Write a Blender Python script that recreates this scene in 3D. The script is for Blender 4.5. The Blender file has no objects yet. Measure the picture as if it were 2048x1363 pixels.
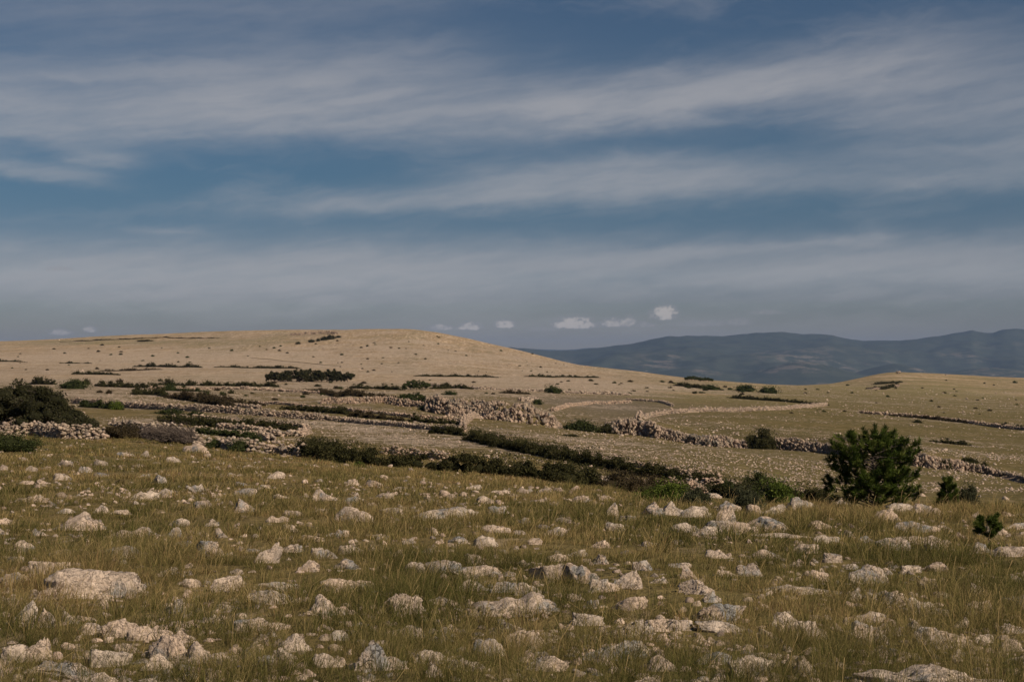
import bpy, bmesh, math, random
import numpy as np
from mathutils import Vector, Matrix

R = math.radians
rng = np.random.default_rng(11)
random.seed(11)
SC = bpy.context.scene
COL = SC.collection

# ------------------------------------------------------------------ camera geometry
F = 2844.4            # focal length in photo pixels (50 mm on a 36 mm frame, 2048 px wide)
HOR = 720.0
EYE = 1.65
TH = math.atan((HOR - 681.5) / F)

cam = bpy.data.cameras.new("camera")
co = bpy.data.objects.new("camera", cam)
COL.objects.link(co)
cam.lens = 50.0
cam.sensor_width = 36.0
cam.clip_start = 0.1
cam.clip_end = 90000.0
co.location = (0, 0, EYE)
co.rotation_euler = (R(90) + TH, 0, 0)
SC.camera = co


def slope(v):
    c = (681.5 - np.asarray(v, float)) / F
    return (math.tan(TH) + c) / (1 - c * math.tan(TH))


def xof(u, v, Y):
    c = (681.5 - v) / F
    return (u - 1024) / F / (math.cos(TH) - c * math.sin(TH)) * Y


def vof(z, Y):
    s = (z - EYE) / Y
    t = math.tan(TH)
    c = (s - t) / (1 + s * t)
    return 681.5 - c * F


# ------------------------------------------------------------------ noise
_perm = np.random.default_rng(5).permutation(256)
_perm = np.concatenate([_perm, _perm, _perm])
_g = np.random.default_rng(6).normal(size=(256, 3))
_g /= np.linalg.norm(_g, axis=1)[:, None]


def perlin(p):
    p = np.asarray(p, float)
    i = np.floor(p).astype(int)
    f = p - i
    w = f * f * f * (f * (f * 6 - 15) + 10)
    i &= 255
    r = np.zeros(len(p))
    for dx in (0, 1):
        for dy in (0, 1):
            for dz in (0, 1):
                h = _perm[_perm[_perm[i[:, 0] + dx] + i[:, 1] + dy] + i[:, 2] + dz] & 255
                g = _g[h]
                d = g[:, 0] * (f[:, 0] - dx) + g[:, 1] * (f[:, 1] - dy) + g[:, 2] * (f[:, 2] - dz)
                wx = w[:, 0] if dx else 1 - w[:, 0]
                wy = w[:, 1] if dy else 1 - w[:, 1]
                wz = w[:, 2] if dz else 1 - w[:, 2]
                r += d * wx * wy * wz
    return r * 1.5


def fbm(p, o=4, lac=2.03, gain=0.5):
    p = np.asarray(p, float)
    a, s, r = 1.0, 0.0, np.zeros(len(p))
    for k in range(o):
        r += a * perlin(p + 17.3 * k)
        s += a
        a *= gain
        p = p * lac
    return r / s


def noise2(x, y, sx, sy, seed=0.0, o=4):
    x = np.asarray(x, float).ravel()
    y = np.asarray(y, float).ravel()
    return fbm(np.stack([x / sx + seed, y / sy - seed * 0.7, np.full(len(x), seed * 1.31 + .5)], 1), o)


def sstep(a, b, x):
    t = np.clip((np.asarray(x, float) - a) / (b - a), 0, 1)
    return t * t * (3 - 2 * t)


# ------------------------------------------------------------------ terrain
ROWS = [8, 12, 18, 25, 35, 50, 70, 90, 115, 150, 190, 240, 300, 400, 550, 750, 950, 1150, 1350, 1700]
COLS = {
    -450: [1402, 1206, 1076, 1000, 948, 908, 880, 862, 842, 822, 805, 790, 778, 764, 750, 732, 712, 696, 688, 692],
    0:    [1403, 1208, 1078, 1005, 951, 911, 885, 869, 849, 829, 809, 791, 778, 764, 750, 731, 711, 694, 682, 694],
    300:  [1403, 1208, 1078, 1006, 955, 917, 893, 873, 853, 831, 811, 793, 781, 766, 751, 732, 709, 686, 668, 680],
    600:  [1403, 1208, 1078, 1008, 961, 929, 911, 889, 866, 843, 821, 802, 787, 770, 753, 730, 699, 664, 661, 690],
    800:  [1403, 1208, 1080, 1010, 967, 942, 927, 901, 873, 849, 827, 810, 792, 773, 757, 730, 693, 657, 668, 700],
    1000: [1403, 1209, 1081, 1012, 974, 957, 945, 912, 883, 858, 842, 846, 801, 780, 762, 742, 711, 692, 705, 730],
    1200: [1403, 1210, 1083, 1014, 985, 979, 966, 924, 899, 877, 866, 864, 816, 790, 768, 751, 735, 740, 755, 780],
    1400: [1403, 1211, 1085, 1018, 1011, 1010, 988, 936, 911, 893, 885, 850, 823, 799, 776, 762, 758, 765, 775, 790],
    1600: [1404, 1212, 1088, 1018, 1020, 1024, 1002, 963, 935, 911, 896, 858, 833, 807, 786, 773, 771, 775, 780, 790],
    1800: [1404, 1213, 1090, 1021, 1025, 1030, 1014, 986, 956, 932, 896, 869, 846, 820, 797, 777, 758, 745, 750, 780],
    2048: [1404, 1214, 1092, 1024, 1030, 1036, 1020, 1002, 976, 955, 917, 886, 862, 833, 807, 787, 769, 756, 760, 785],
    2500: [1404, 1215, 1094, 1027, 1034, 1040, 1028, 1008, 986, 965, 930, 896, 870, 840, 814, 793, 776, 766, 770, 800],
}


def pchip(x, y, q):
    x = np.asarray(x, float); y = np.asarray(y, float)
    h = np.diff(x); d = np.diff(y) / h
    m = np.zeros(len(x)); m[0] = d[0]; m[-1] = d[-1]
    for k in range(1, len(x) - 1):
        if d[k - 1] * d[k] > 0:
            w1 = 2 * h[k] + h[k - 1]; w2 = h[k] + 2 * h[k - 1]
            m[k] = (w1 + w2) / (w1 / d[k - 1] + w2 / d[k])
    q = np.clip(q, x[0], x[-1])
    i = np.clip(np.searchsorted(x, q) - 1, 0, len(x) - 2)
    t = (q - x[i]) / h[i]
    return ((2 * t**3 - 3 * t**2 + 1) * y[i] + (t**3 - 2 * t**2 + t) * h[i] * m[i]
            + (-2 * t**3 + 3 * t**2) * y[i + 1] + (t**3 - t**2) * h[i] * m[i + 1])


_uq = np.linspace(-450, 2500, 237)
_sq = np.linspace(0, 1, 700)
_YQ = -30 + 40 * (np.exp(_sq * math.log(3030 / 40 + 0)) - 1) + 40 - 40   # -30 .. ~3000
_YQ = -30 + (np.exp(_sq * 4.6) - 1) / (math.exp(4.6) - 1) * 3030
_ys = np.array([-30, 0] + ROWS + [2300, 3000], float)
_cu = sorted(COLS)
_tab = []
for c in _cu:
    z = [EYE + slope(v) * Y for v, Y in zip(COLS[c], ROWS)]
    zz = [1.0, 0.0] + z + [z[-1] - 45, z[-1] - 110]
    _tab.append(pchip(_ys, zz, _YQ))
_tab = np.array(_tab)
_LUT = np.stack([pchip(_cu, _tab[:, j], _uq) for j in range(len(_YQ))], 1)   # [u, Y]


def zt(x, Y):
    x = np.asarray(x, float); Y = np.asarray(Y, float)
    shp = np.broadcast(x, Y).shape
    x = np.broadcast_to(x, shp).ravel(); Yr = np.broadcast_to(Y, shp).ravel()
    u = np.clip(1024 + F * x / np.maximum(Yr, 8), -449.9, 2499.9)
    fi = (u - _uq[0]) / (_uq[1] - _uq[0])
    i = np.clip(fi.astype(int), 0, len(_uq) - 2); a = fi - i
    Yc = np.clip(Yr, -30, 3000)
    s = np.log((Yc + 30) / 3030 * (math.exp(4.6) - 1) + 1) / 4.6 * (len(_YQ) - 1)
    j = np.clip(s.astype(int), 0, len(_YQ) - 2)
    b = (Yc - _YQ[j]) / (_YQ[j + 1] - _YQ[j])
    z = ((1 - a) * (1 - b) * _LUT[i, j] + a * (1 - b) * _LUT[i + 1, j]
         + (1 - a) * b * _LUT[i, j + 1] + a * b * _LUT[i + 1, j + 1])
    z = z + 0.07 * perlin(np.stack([x / 2.3, Yr / 2.3, np.zeros(len(x))], 1)) * sstep(300, 20, Yr)
    z = z + 0.9 * perlin(np.stack([x / 60, Yr / 60, np.full(len(x), 3.3)], 1)) * sstep(420, 700, Yr)
    z = z + 0.25 * perlin(np.stack([x / 14, Yr / 14, np.full(len(x), 7.3)], 1)) * sstep(90, 160, Yr)
    return z.reshape(shp)


_YH = np.exp(np.linspace(math.log(6.0), math.log(1500.0), 1100))


def hits(u, v, lo=6.0, hi=1500.0):
    """first depth at which the ground seen from the camera's place reaches row v"""
    u = np.atleast_1d(np.asarray(u, float)); v = np.atleast_1d(np.asarray(v, float))
    YH = _YH[(_YH >= lo) & (_YH <= hi)]
    out = np.full(len(u), np.nan)
    for s in range(0, len(u), 1500):
        uu = u[s:s + 1500]; vv = v[s:s + 1500]
        X = (uu[:, None] - 1024) / F * YH[None, :]
        vp = vof(zt(X, np.broadcast_to(YH, X.shape)), YH[None, :])
        ok = vp <= vv[:, None]
        i = ok.argmax(1)
        any_ = ok.any(1)
        i0 = np.clip(i - 1, 0, None)
        r = np.arange(len(uu))
        t = np.clip((vp[r, i0] - vv) / (vp[r, i0] - vp[r, i] + 1e-9), 0, 1)
        y = YH[i0] + t * (YH[i] - YH[i0])
        y[~any_] = np.nan
        out[s:s + 1500] = y
    return out


def P(u, v, lo=6.0, hi=1500.0):
    """ground point for a photo pixel (first hit between the depths; the nearest match if there is none)"""
    Y = hits([u], [v], lo, hi)[0]
    if not np.isfinite(Y):
        YH = _YH[(_YH >= lo) & (_YH <= hi)]
        vp = vof(zt((u - 1024) / F * YH, YH), YH)
        Y = YH[np.abs(vp - v).argmin()]
    x = xof(u, v, Y)
    return np.array([x, Y, float(zt(x, Y))])


# scarps of the dry valley: (foot, rim, nearest, farthest, block size, label, blocks)
CLIFFS = [
 ([(640, 808), (700, 806), (770, 806), (845, 812)], [(640, 797), (700, 793), (770, 792), (845, 796)], 170, 330, 0.6, 'low rocky step left of the tall cliff, behind the big dark shrub', 260),
 ([(850, 822), (900, 832), (950, 839), (1010, 848), (1060, 853), (1105, 853), (1122, 850)], [(850, 795), (900, 795), (950, 796), (1010, 800), (1060, 807), (1100, 820), (1122, 836)], 216, 232, 0.95, 'tallest pale limestone cliff in the middle of the valley', 900),
 ([(1215, 866), (1240, 868), (1272, 869)], [(1215, 842), (1240, 836), (1272, 836)], 195, 300, 0.8, 'shadowed grey rock knob at the end of the curving wall', 220),
 ([(1278, 870), (1320, 876), (1370, 884), (1405, 890), (1450, 893), (1490, 895)], [(1278, 838), (1320, 845), (1370, 862), (1405, 866), (1450, 866), (1490, 878)], 185, 290, 0.75, "pale broken cliff just right of the curving wall's end", 620),
 ([(1555, 898), (1600, 901), (1650, 905), (1700, 913)], [(1555, 872), (1600, 874), (1650, 882), (1700, 886)], 165, 260, 0.6, 'grey rubbly scarp between the round bush and the pine', 520),
 ([(1780, 925), (1830, 931), (1880, 937), (1925, 940)], [(1780, 898), (1830, 902), (1880, 910), (1925, 916)], 140, 230, 0.6, 'shaded grooved scarp to the right of the pine', 420),
 ([(1925, 940), (1970, 947), (2020, 957), (2080, 972)], [(1925, 918), (1970, 930), (2020, 942), (2080, 956)], 130, 230, 0.5, 'rubble-strewn scarp end at the right edge', 300),
 ([(580, 671), (610, 669), (650, 667), (675, 668)], [(580, 667), (610, 662), (650, 661), (675, 664)], 900, 1300, 1.2, 'small grey crag on the crest of the main hill', 140),
 ([(1735, 778), (1765, 779), (1800, 771)], [(1735, 772), (1765, 770), (1800, 765)], 700, 1200, .8, 'dark little crag on the flank of the far right hill', 30),
]


def line(pts, lo, hi):
    """polyline on the ground through photo pixels"""
    return np.array([P(u, v, lo, hi) for u, v in pts])


_scarps = []
for c_ in CLIFFS[:-2]:
    b_ = line(c_[0], c_[2], c_[3])
    _scarps.append((b_, np.array([(bp[1] - tp_[1]) / F * p[1] for bp, tp_, p in zip(c_[0], c_[1], b_)])))
zt_open = zt


def zt(x, Y):
    """open ground, raised to the rim behind each scarp"""
    z = zt_open(x, Y)
    x = np.broadcast_to(np.asarray(x, float), z.shape); Y = np.broadcast_to(np.asarray(Y, float), z.shape)
    if z.size and Y.max() > 120:
        z = z.copy()
        for b_, r_ in _scarps:
            m = (x > b_[0, 0] - 6) & (x < b_[-1, 0] + 6) & (Y > b_[:, 1].min() - 2) & (Y < b_[:, 1].max() + 95)
            if not m.any(): continue
            xm, Ym = x[m], Y[m]
            yb = np.interp(xm, b_[:, 0], b_[:, 1]); zb = np.interp(xm, b_[:, 0], b_[:, 2]); rr = np.interp(xm, b_[:, 0], r_)
            t = Ym - yb
            up = np.maximum(zb + rr * .86 - z[m], 0) * sstep(.4, 4.5, t) * sstep(90, 20, t)
            up *= sstep(b_[0, 0] - 4, b_[0, 0] + 3, xm) * sstep(b_[-1, 0] + .5, b_[-1, 0] - 7, xm)
            z[m] += up
    return z


# ------------------------------------------------------------------ mesh helpers
def mk(name, V, T, mat=None, attrs=None, smooth=False, link=True, parent=None):
    V = np.asarray(V, np.float32); T = np.asarray(T, np.int32)
    me = bpy.data.meshes.new(name)
    me.vertices.add(len(V)); me.vertices.foreach_set("co", V.ravel())
    k = T.shape[1]
    me.loops.add(T.size); me.loops.foreach_set("vertex_index", T.ravel())
    me.polygons.add(len(T))
    me.polygons.foreach_set("loop_start", np.arange(0, T.size, k, dtype=np.int32))
    me.polygons.foreach_set("loop_total", np.full(len(T), k, np.int32))
    if smooth:
        me.polygons.foreach_set("use_smooth", np.ones(len(T), bool))
    for n, a in (attrs or {}).items():
        at = me.attributes.new(n, 'FLOAT', 'POINT')
        at.data.foreach_set("value", np.asarray(a, np.float32))
    me.update(calc_edges=True)
    if mat:
        me.materials.append(mat)
    o = bpy.data.objects.new(name, me)
    if link:
        COL.objects.link(o)
    if parent is not None:
        o.parent = parent
    return o


def tag(o, label, cat, group=None):
    o["label"] = label; o["category"] = cat
    if group: o["group"] = group
    return o


def kind(o, k):
    o["kind"] = k
    return o


def root(name, loc, label, cat, group=None):
    o = bpy.data.objects.new(name, None)
    COL.objects.link(o); o.location = loc
    o.empty_display_size = 0.2
    return tag(o, label, cat, group)


_ico = {}


def ico(n):
    if n not in _ico:
        bm = bmesh.new(); bmesh.ops.create_icosphere(bm, subdivisions=n, radius=1)
        V = np.array([v.co[:] for v in bm.verts]); T = np.array([[v.index for v in f.verts] for f in bm.faces])
        bm.free(); _ico[n] = (V, T)
    return _ico[n]


def rotmat(rx, ry, rz):
    return np.array(Matrix.Rotation(rz, 3, 'Z') @ Matrix.Rotation(ry, 3, 'Y') @ Matrix.Rotation(rx, 3, 'X'))


def rock(seed, level=4, form='block', fine=1.0):
    """unit rock: x and y in about -1..1, z in -0.6..1: cut planes, bedding ledges, runnels, pits"""
    r = np.random.default_rng(seed)
    V, T = ico(level); V = V.copy()
    ncut, dlo, dhi = {'block': (13, .46, .74), 'dome': (11, .62, .86), 'peak': (12, .42, .76),
                      'slab': (11, .48, .8), 'ridge': (11, .5, .8)}[form]
    V *= (1 + 0.25 * fbm(V * 1.2 + seed * 3.7, 2))[:, None]
    N = r.normal(size=(ncut, 3)); N[:, 2] = N[:, 2] * .8 + .12
    N /= np.linalg.norm(N, axis=1)[:, None]
    for n in N:
        d = r.uniform(dlo, dhi)
        e = V @ n - d
        m = e > 0
        V[m] -= np.outer(e[m], n)
    if form == 'peak':
        t = np.clip(V[:, 2], 0, 1)
        V[:, 0] = V[:, 0] * (1 - .42 * t) + r.uniform(-.4, .4) * t
        V[:, 1] *= 1 - .4 * t
    if form == 'ridge':
        hump = .6 + .6 * perlin(np.stack([V[:, 0] * 2.6 + seed, V[:, 1] * .6, np.zeros(len(V))], 1)) + .2 * (1 - V[:, 0]**2)
        V[:, 2] = np.where(V[:, 2] > 0, V[:, 2] * hump * 1.3, V[:, 2])
    V[:, 0] /= np.abs(V[:, 0]).max(); V[:, 1] /= np.abs(V[:, 1]).max()
    nrm = V / (np.linalg.norm(V, axis=1)[:, None] + 1e-6)
    if level >= 3:
        # beds: each layer stands a little in or out of the one below
        ax = np.array([-.42, .15, .85]) + r.normal(0, .35, 3); ax /= np.linalg.norm(ax)
        q = V @ ax * r.uniform(2.6, 5.0) + .55 * fbm(V * 1.7 + seed, 3) + 20
        lay = np.floor(q); fr = q - lay
        sh = np.random.default_rng(seed + 5).uniform(-.11, .05, 64)
        st_ = sh[lay.astype(int) % 64] * (1 - sstep(.8, 1.0, fr)) + sh[(lay.astype(int) + 1) % 64] * sstep(.8, 1.0, fr)
        st_ -= .07 * 1.1 * np.exp(-((fr - .9) / .09)**2)
        V += nrm * st_[:, None]
        ang = np.arctan2(V[:, 1], V[:, 0])
        ru = perlin(np.stack([ang * 5.5, V[:, 2] * .9, np.full(len(V), seed * .37)], 1))
        V -= nrm * (np.clip(ru - .05, 0, 1) * .17)[:, None]
    V += nrm * (0.13 * fbm(V * 2.1 + seed * 1.9, 4))[:, None]
    if level >= 4:
        rid = 1 - np.abs(fbm(V * 4.2 + seed * .7, 3)) * 2.4
        V -= nrm * (np.clip(rid - .5, 0, 1) * .10 * fine)[:, None]
        bil = np.abs(perlin(V * 7 + seed))
        V += nrm * ((.35 - bil) * .03 * fine)[:, None]
        V += nrm * (0.02 * fine * perlin(V * 15 + seed))[:, None]
    V[:, 0] /= np.abs(V[:, 0]).max(); V[:, 1] /= np.abs(V[:, 1]).max()
    V[:, 2] = np.where(V[:, 2] > 0, V[:, 2] / V[:, 2].max(), V[:, 2] * .6)
    return V, T


def tube(pts, rad, sides=6):
    pts = np.asarray(pts, float); n = len(pts)
    V = []
    for i in range(n):
        d = pts[min(i + 1, n - 1)] - pts[max(i - 1, 0)]
        d = d / (np.linalg.norm(d) + 1e-9)
        a = np.cross(d, [0.31, 0.2, 0.9] if abs(d[2]) < .9 else [1, 0.1, 0]); a /= np.linalg.norm(a)
        b = np.cross(d, a)
        for k in range(sides):
            t = 2 * math.pi * k / sides
            V.append(pts[i] + rad[i] * (a * math.cos(t) + b * math.sin(t)))
    T = []
    for i in range(n - 1):
        for k in range(sides):
            p = i * sides + k; q = i * sides + (k + 1) % sides
            T += [[p, q, q + sides], [p, q + sides, p + sides]]
    return np.array(V), np.array(T)


def join(parts):
    Vs, Ts, off = [], [], 0
    for V, T in parts:
        Vs.append(V); Ts.append(T + off); off += len(V)
    return np.concatenate(Vs), np.concatenate(Ts)


def place_many(variants, C, S, A, tilt=0.25, r=rng):
    """copies of unit rocks at C, half sizes S (n,3), turned A about z and tilted a little: one vertex array"""
    Vs, Ts, off = [], [], 0
    n = len(C)
    vi = r.integers(0, len(variants), n)
    tx = r.normal(0, tilt, n); ty = r.normal(0, tilt, n)
    for k, (BV, BT) in enumerate(variants):
        idx = np.where(vi == k)[0]
        if len(idx) == 0: continue
        W = BV[None] * S[idx][:, None, :]
        ca, sa = np.cos(A[idx])[:, None], np.sin(A[idx])[:, None]
        x, y, z = W[..., 0], W[..., 1], W[..., 2]
        z = z + x * tx[idx][:, None] * .7 + y * ty[idx][:, None] * .7
        X = x * ca - y * sa; Yy = x * sa + y * ca
        W = np.stack([X, Yy, z], -1) + C[idx][:, None, :]
        Vs.append(W.reshape(-1, 3))
        Ts.append((BT[None] + (np.arange(len(idx)) * len(BV))[:, None, None]).reshape(-1, 3) + off)
        off += len(idx) * len(BV)
    return np.concatenate(Vs), np.concatenate(Ts)


def leaves(C, size, up=0.35, r=rng, aspect=0.55):
    """leaf-shaped quads (two triangles each) centred on C"""
    n = len(C)
    N = r.normal(size=(n, 3)); N[:, 2] = N[:, 2] + up * 2
    N /= np.linalg.norm(N, axis=1)[:, None]
    a = np.cross(N, r.normal(size=(n, 3))); a /= np.linalg.norm(a, axis=1)[:, None] + 1e-9
    b = np.cross(N, a)
    s = (size * r.uniform(.6, 1.35, n))[:, None]
    p0 = C - a * s; p1 = C - b * s * aspect; p2 = C + a * s; p3 = C + b * s * aspect
    V = np.stack([p0, p1, p2, p3], 1).reshape(-1, 3)
    k = (np.arange(n) * 4)[:, None]
    T = np.concatenate([k + np.array([[0, 1, 2]]), k + np.array([[0, 2, 3]])])
    return V, T


# ------------------------------------------------------------------ materials
class NT:
    def __init__(s, name, nt=None):
        if nt is None:
            s.m = bpy.data.materials.new(name); s.m.use_nodes = True; nt = s.m.node_tree
        s.t = nt; nt.nodes.clear()

    def n(s, typ, **kw):
        nd = s.t.nodes.new(typ)
        ins = kw.pop('ins', {})
        for k, v in kw.items(): setattr(nd, k, v)
        for k, v in ins.items(): s.set(nd.inputs[k], v)
        return nd

    def set(s, sock, v):
        if isinstance(v, bpy.types.NodeSocket): s.t.links.new(v, sock)
        elif hasattr(v, 'outputs'): s.t.links.new(v.outputs[0], sock)
        elif isinstance(v, (tuple, list)) and len(v) == 3 and sock.type == 'RGBA': sock.default_value = (*v, 1)
        else: sock.default_value = v

    def math(s, op, a, b=0.0, c=0.0, clamp=False):
        nd = s.n('ShaderNodeMath', operation=op, use_clamp=clamp)
        s.set(nd.inputs[0], a); s.set(nd.inputs[1], b); s.set(nd.inputs[2], c)
        return nd.outputs[0]

    def vmath(s, op, a, b=(0, 0, 0)):
        nd = s.n('ShaderNodeVectorMath', operation=op)
        s.set(nd.inputs[0], a); s.set(nd.inputs[1], b)
        return nd.outputs[0]

    def mix(s, f, a, b):
        nd = s.n('ShaderNodeMix', data_type='RGBA')
        s.set(nd.inputs[0], f); s.set(nd.inputs[6], a); s.set(nd.inputs[7], b)
        return nd.outputs[2]

    def ramp(s, f, lo, hi, a=0.0, b=1.0):
        nd = s.n('ShaderNodeMapRange', interpolation_type='SMOOTHSTEP')
        s.set(nd.inputs[0], f); s.set(nd.inputs[1], lo); s.set(nd.inputs[2], hi); s.set(nd.inputs[3], a); s.set(nd.inputs[4], b)
        return nd.outputs[0]

    def noise(s, vec, scale, detail=4, rough=.55, dim='3D'):
        nd = s.n('ShaderNodeTexNoise', noise_dimensions=dim)
        s.set(nd.inputs['Vector'], vec); nd.inputs['Scale'].default_value = scale
        nd.inputs['Detail'].default_value = detail; nd.inputs['Roughness'].default_value = rough
        return nd.outputs[0]

    def voro(s, vec, scale, feature='F1', rand=1.0):
        nd = s.n('ShaderNodeTexVoronoi', feature=feature)
        s.set(nd.inputs['Vector'], vec); nd.inputs['Scale'].default_value = scale
        nd.inputs['Randomness'].default_value = rand
        return nd.outputs[0]

    def attr(s, name):
        return s.n('ShaderNodeAttribute', attribute_name=name).outputs['Fac']

    def bump(s, h, strength, dist):
        return s.n('ShaderNodeBump', ins={'Strength': strength, 'Distance': dist, 'Height': h}).outputs[0]

    def out(s, sh, vol=None):
        o = s.n('ShaderNodeOutputMaterial')
        if sh is not None: s.t.links.new(sh, o.inputs['Surface'])
        if vol is not None: s.t.links.new(vol, o.inputs['Volume'])
        return s.m


def rock_mat(name, base, lich, scale=1.0, bump=1.0):
    t = NT(name)
    g = t.n('ShaderNodeNewGeometry').outputs['Position']
    info = t.n('ShaderNodeObjectInfo').outputs['Random']
    big = t.noise(g, 2.2 * scale, 5, .6)
    mid = t.noise(g, 9 * scale, 6, .65)
    fin = t.noise(g, 45 * scale, 4, .7)
    pale = t.mix(t.ramp(mid, .3, .7), tuple(c * .78 for c in base), tuple(min(c * 1.2, .7) for c in base))
    pink = t.mix(t.math('MULTIPLY', info, .5), pale, (base[0] * 1.02, base[1] * .86, base[2] * .76))
    c = t.mix(t.math('MULTIPLY', t.ramp(big, .50, .62), t.ramp(mid, .36, .56)), pink, lich)
    c = t.mix(t.math('MULTIPLY', t.ramp(fin, .58, .74), .5), c, tuple(x * .55 for x in lich))
    cr = t.voro(t.vmath('ADD', g, t.vmath('SCALE', t.n('ShaderNodeCombineXYZ', ins={0: mid, 1: big, 2: mid}).outputs[0])), 6 * scale, 'DISTANCE_TO_EDGE')
    crk = t.ramp(cr, .0, .055, 1, 0)
    c = t.mix(t.math('MULTIPLY', crk, t.math('MULTIPLY', t.ramp(big, .38, .56), .75)), c, (.07, .06, .05))
    isl = t.n('ShaderNodeNewGeometry').outputs['Random Per Island']
    hs = t.n('ShaderNodeHueSaturation', ins={'Hue': t.ramp(isl, 0, 1, .49, .505), 'Value': t.ramp(t.math('FRACT', t.math('MULTIPLY', isl, 7.31)), 0, 1, .62, 1.12), 'Color': c})
    c = hs.outputs[0]
    h = t.math('ADD', t.math('MULTIPLY', mid, .6), t.math('MULTIPLY', fin, .35))
    h = t.math('SUBTRACT', h, t.math('MULTIPLY', crk, .3))
    b = t.n('ShaderNodeBsdfPrincipled', ins={'Base Color': c, 'Roughness': .93, 'Specular IOR Level': .15,
                                             'Normal': t.bump(h, 1.0 * bump, .048 / scale)})
    return t.out(b.outputs[0])


M_ROCK = rock_mat("limestone", (.54, .44, .36), (.25, .245, .24))
M_STONE = rock_mat("field_stone", (.52, .405, .315), (.30, .265, .235), .7, .7)
M_WALL = rock_mat("wall_stone", (.46, .365, .28), (.26, .23, .2), .8, .7)
M_CLIFF = rock_mat("cliff_stone", (.43, .34, .26), (.20, .18, .15), .25, 1.0)


def leaf_mat(name, dark, mid, light, trans=.25):
    t = NT(name)
    a = t.attr("tint")
    c = t.mix(t.ramp(a, 0, .5), dark, mid)
    c = t.mix(t.ramp(a, .55, 1.0), c, light)
    d = t.n('ShaderNodeBsdfDiffuse', ins={'Color': c}).outputs[0]
    tr = t.n('ShaderNodeBsdfTranslucent', ins={'Color': c}).outputs[0]
    m = t.n('ShaderNodeMixShader', ins={0: trans}); t.t.links.new(d, m.inputs[1]); t.t.links.new(tr, m.inputs[2])
    return t.out(m.outputs[0])


M_HEDGE = leaf_mat("hedge_leaves", (.03, .03, .014), (.064, .062, .026), (.13, .112, .048))
M_BRAMBLE = leaf_mat("bramble", (.036, .029, .017), (.078, .06, .034), (.14, .10, .054))
M_BUSH = leaf_mat("shrub_leaves", (0.031, 0.036, 0.015), (0.063, 0.077, 0.028), (0.112, 0.126, 0.042))
M_GREEN = leaf_mat("bright_leaves", (.045, .06, .015), (.11, .145, .03), (.19, .225, .05))
M_OAK = leaf_mat("oak_leaves", (.027, .027, .014), (.052, .052, .025), (.11, .098, .06))
M_TWIG = leaf_mat("bare_twigs", (.06, .048, .04), (.12, .095, .08), (.2, .165, .14), .0)
M_PINE = leaf_mat("pine_needles", (.028, .042, .011), (.076, .11, .022), (.17, .20, .05), .25)
M_GREYLEAF = leaf_mat("grey_leaves", (.035, .037, .02), (.075, .08, .045), (.13, .13, .075))


def bark_mat():
    t = NT("bark")
    g = t.n('ShaderNodeNewGeometry').outputs['Position']
    n = t.noise(t.vmath('MULTIPLY', g, (1, 1, .3)), 30, 5, .6)
    c = t.mix(t.ramp(n, .3, .7), (.035, .026, .02), (.13, .10, .08))
    b = t.n('ShaderNodeBsdfPrincipled', ins={'Base Color': c, 'Roughness': .95, 'Normal': t.bump(n, .8, .02)})
    return t.out(b.outputs[0])


M_BARK = bark_mat()


def grass_mat():
    t = NT("grass_blades")
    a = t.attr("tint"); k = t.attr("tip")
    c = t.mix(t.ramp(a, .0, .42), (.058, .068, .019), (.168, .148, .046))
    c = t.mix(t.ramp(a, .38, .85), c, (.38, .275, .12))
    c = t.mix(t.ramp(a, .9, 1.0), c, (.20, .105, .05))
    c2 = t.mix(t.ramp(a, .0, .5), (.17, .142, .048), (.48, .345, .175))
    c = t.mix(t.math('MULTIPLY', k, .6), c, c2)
    d = t.n('ShaderNodeBsdfDiffuse', ins={'Color': c}).outputs[0]
    tr = t.n('ShaderNodeBsdfTranslucent', ins={'Color': c}).outputs[0]
    m = t.n('ShaderNodeMixShader', ins={0: .3}); t.t.links.new(d, m.inputs[1]); t.t.links.new(tr, m.inputs[2])
    return t.out(m.outputs[0])


M_GRASS = grass_mat()


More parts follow.
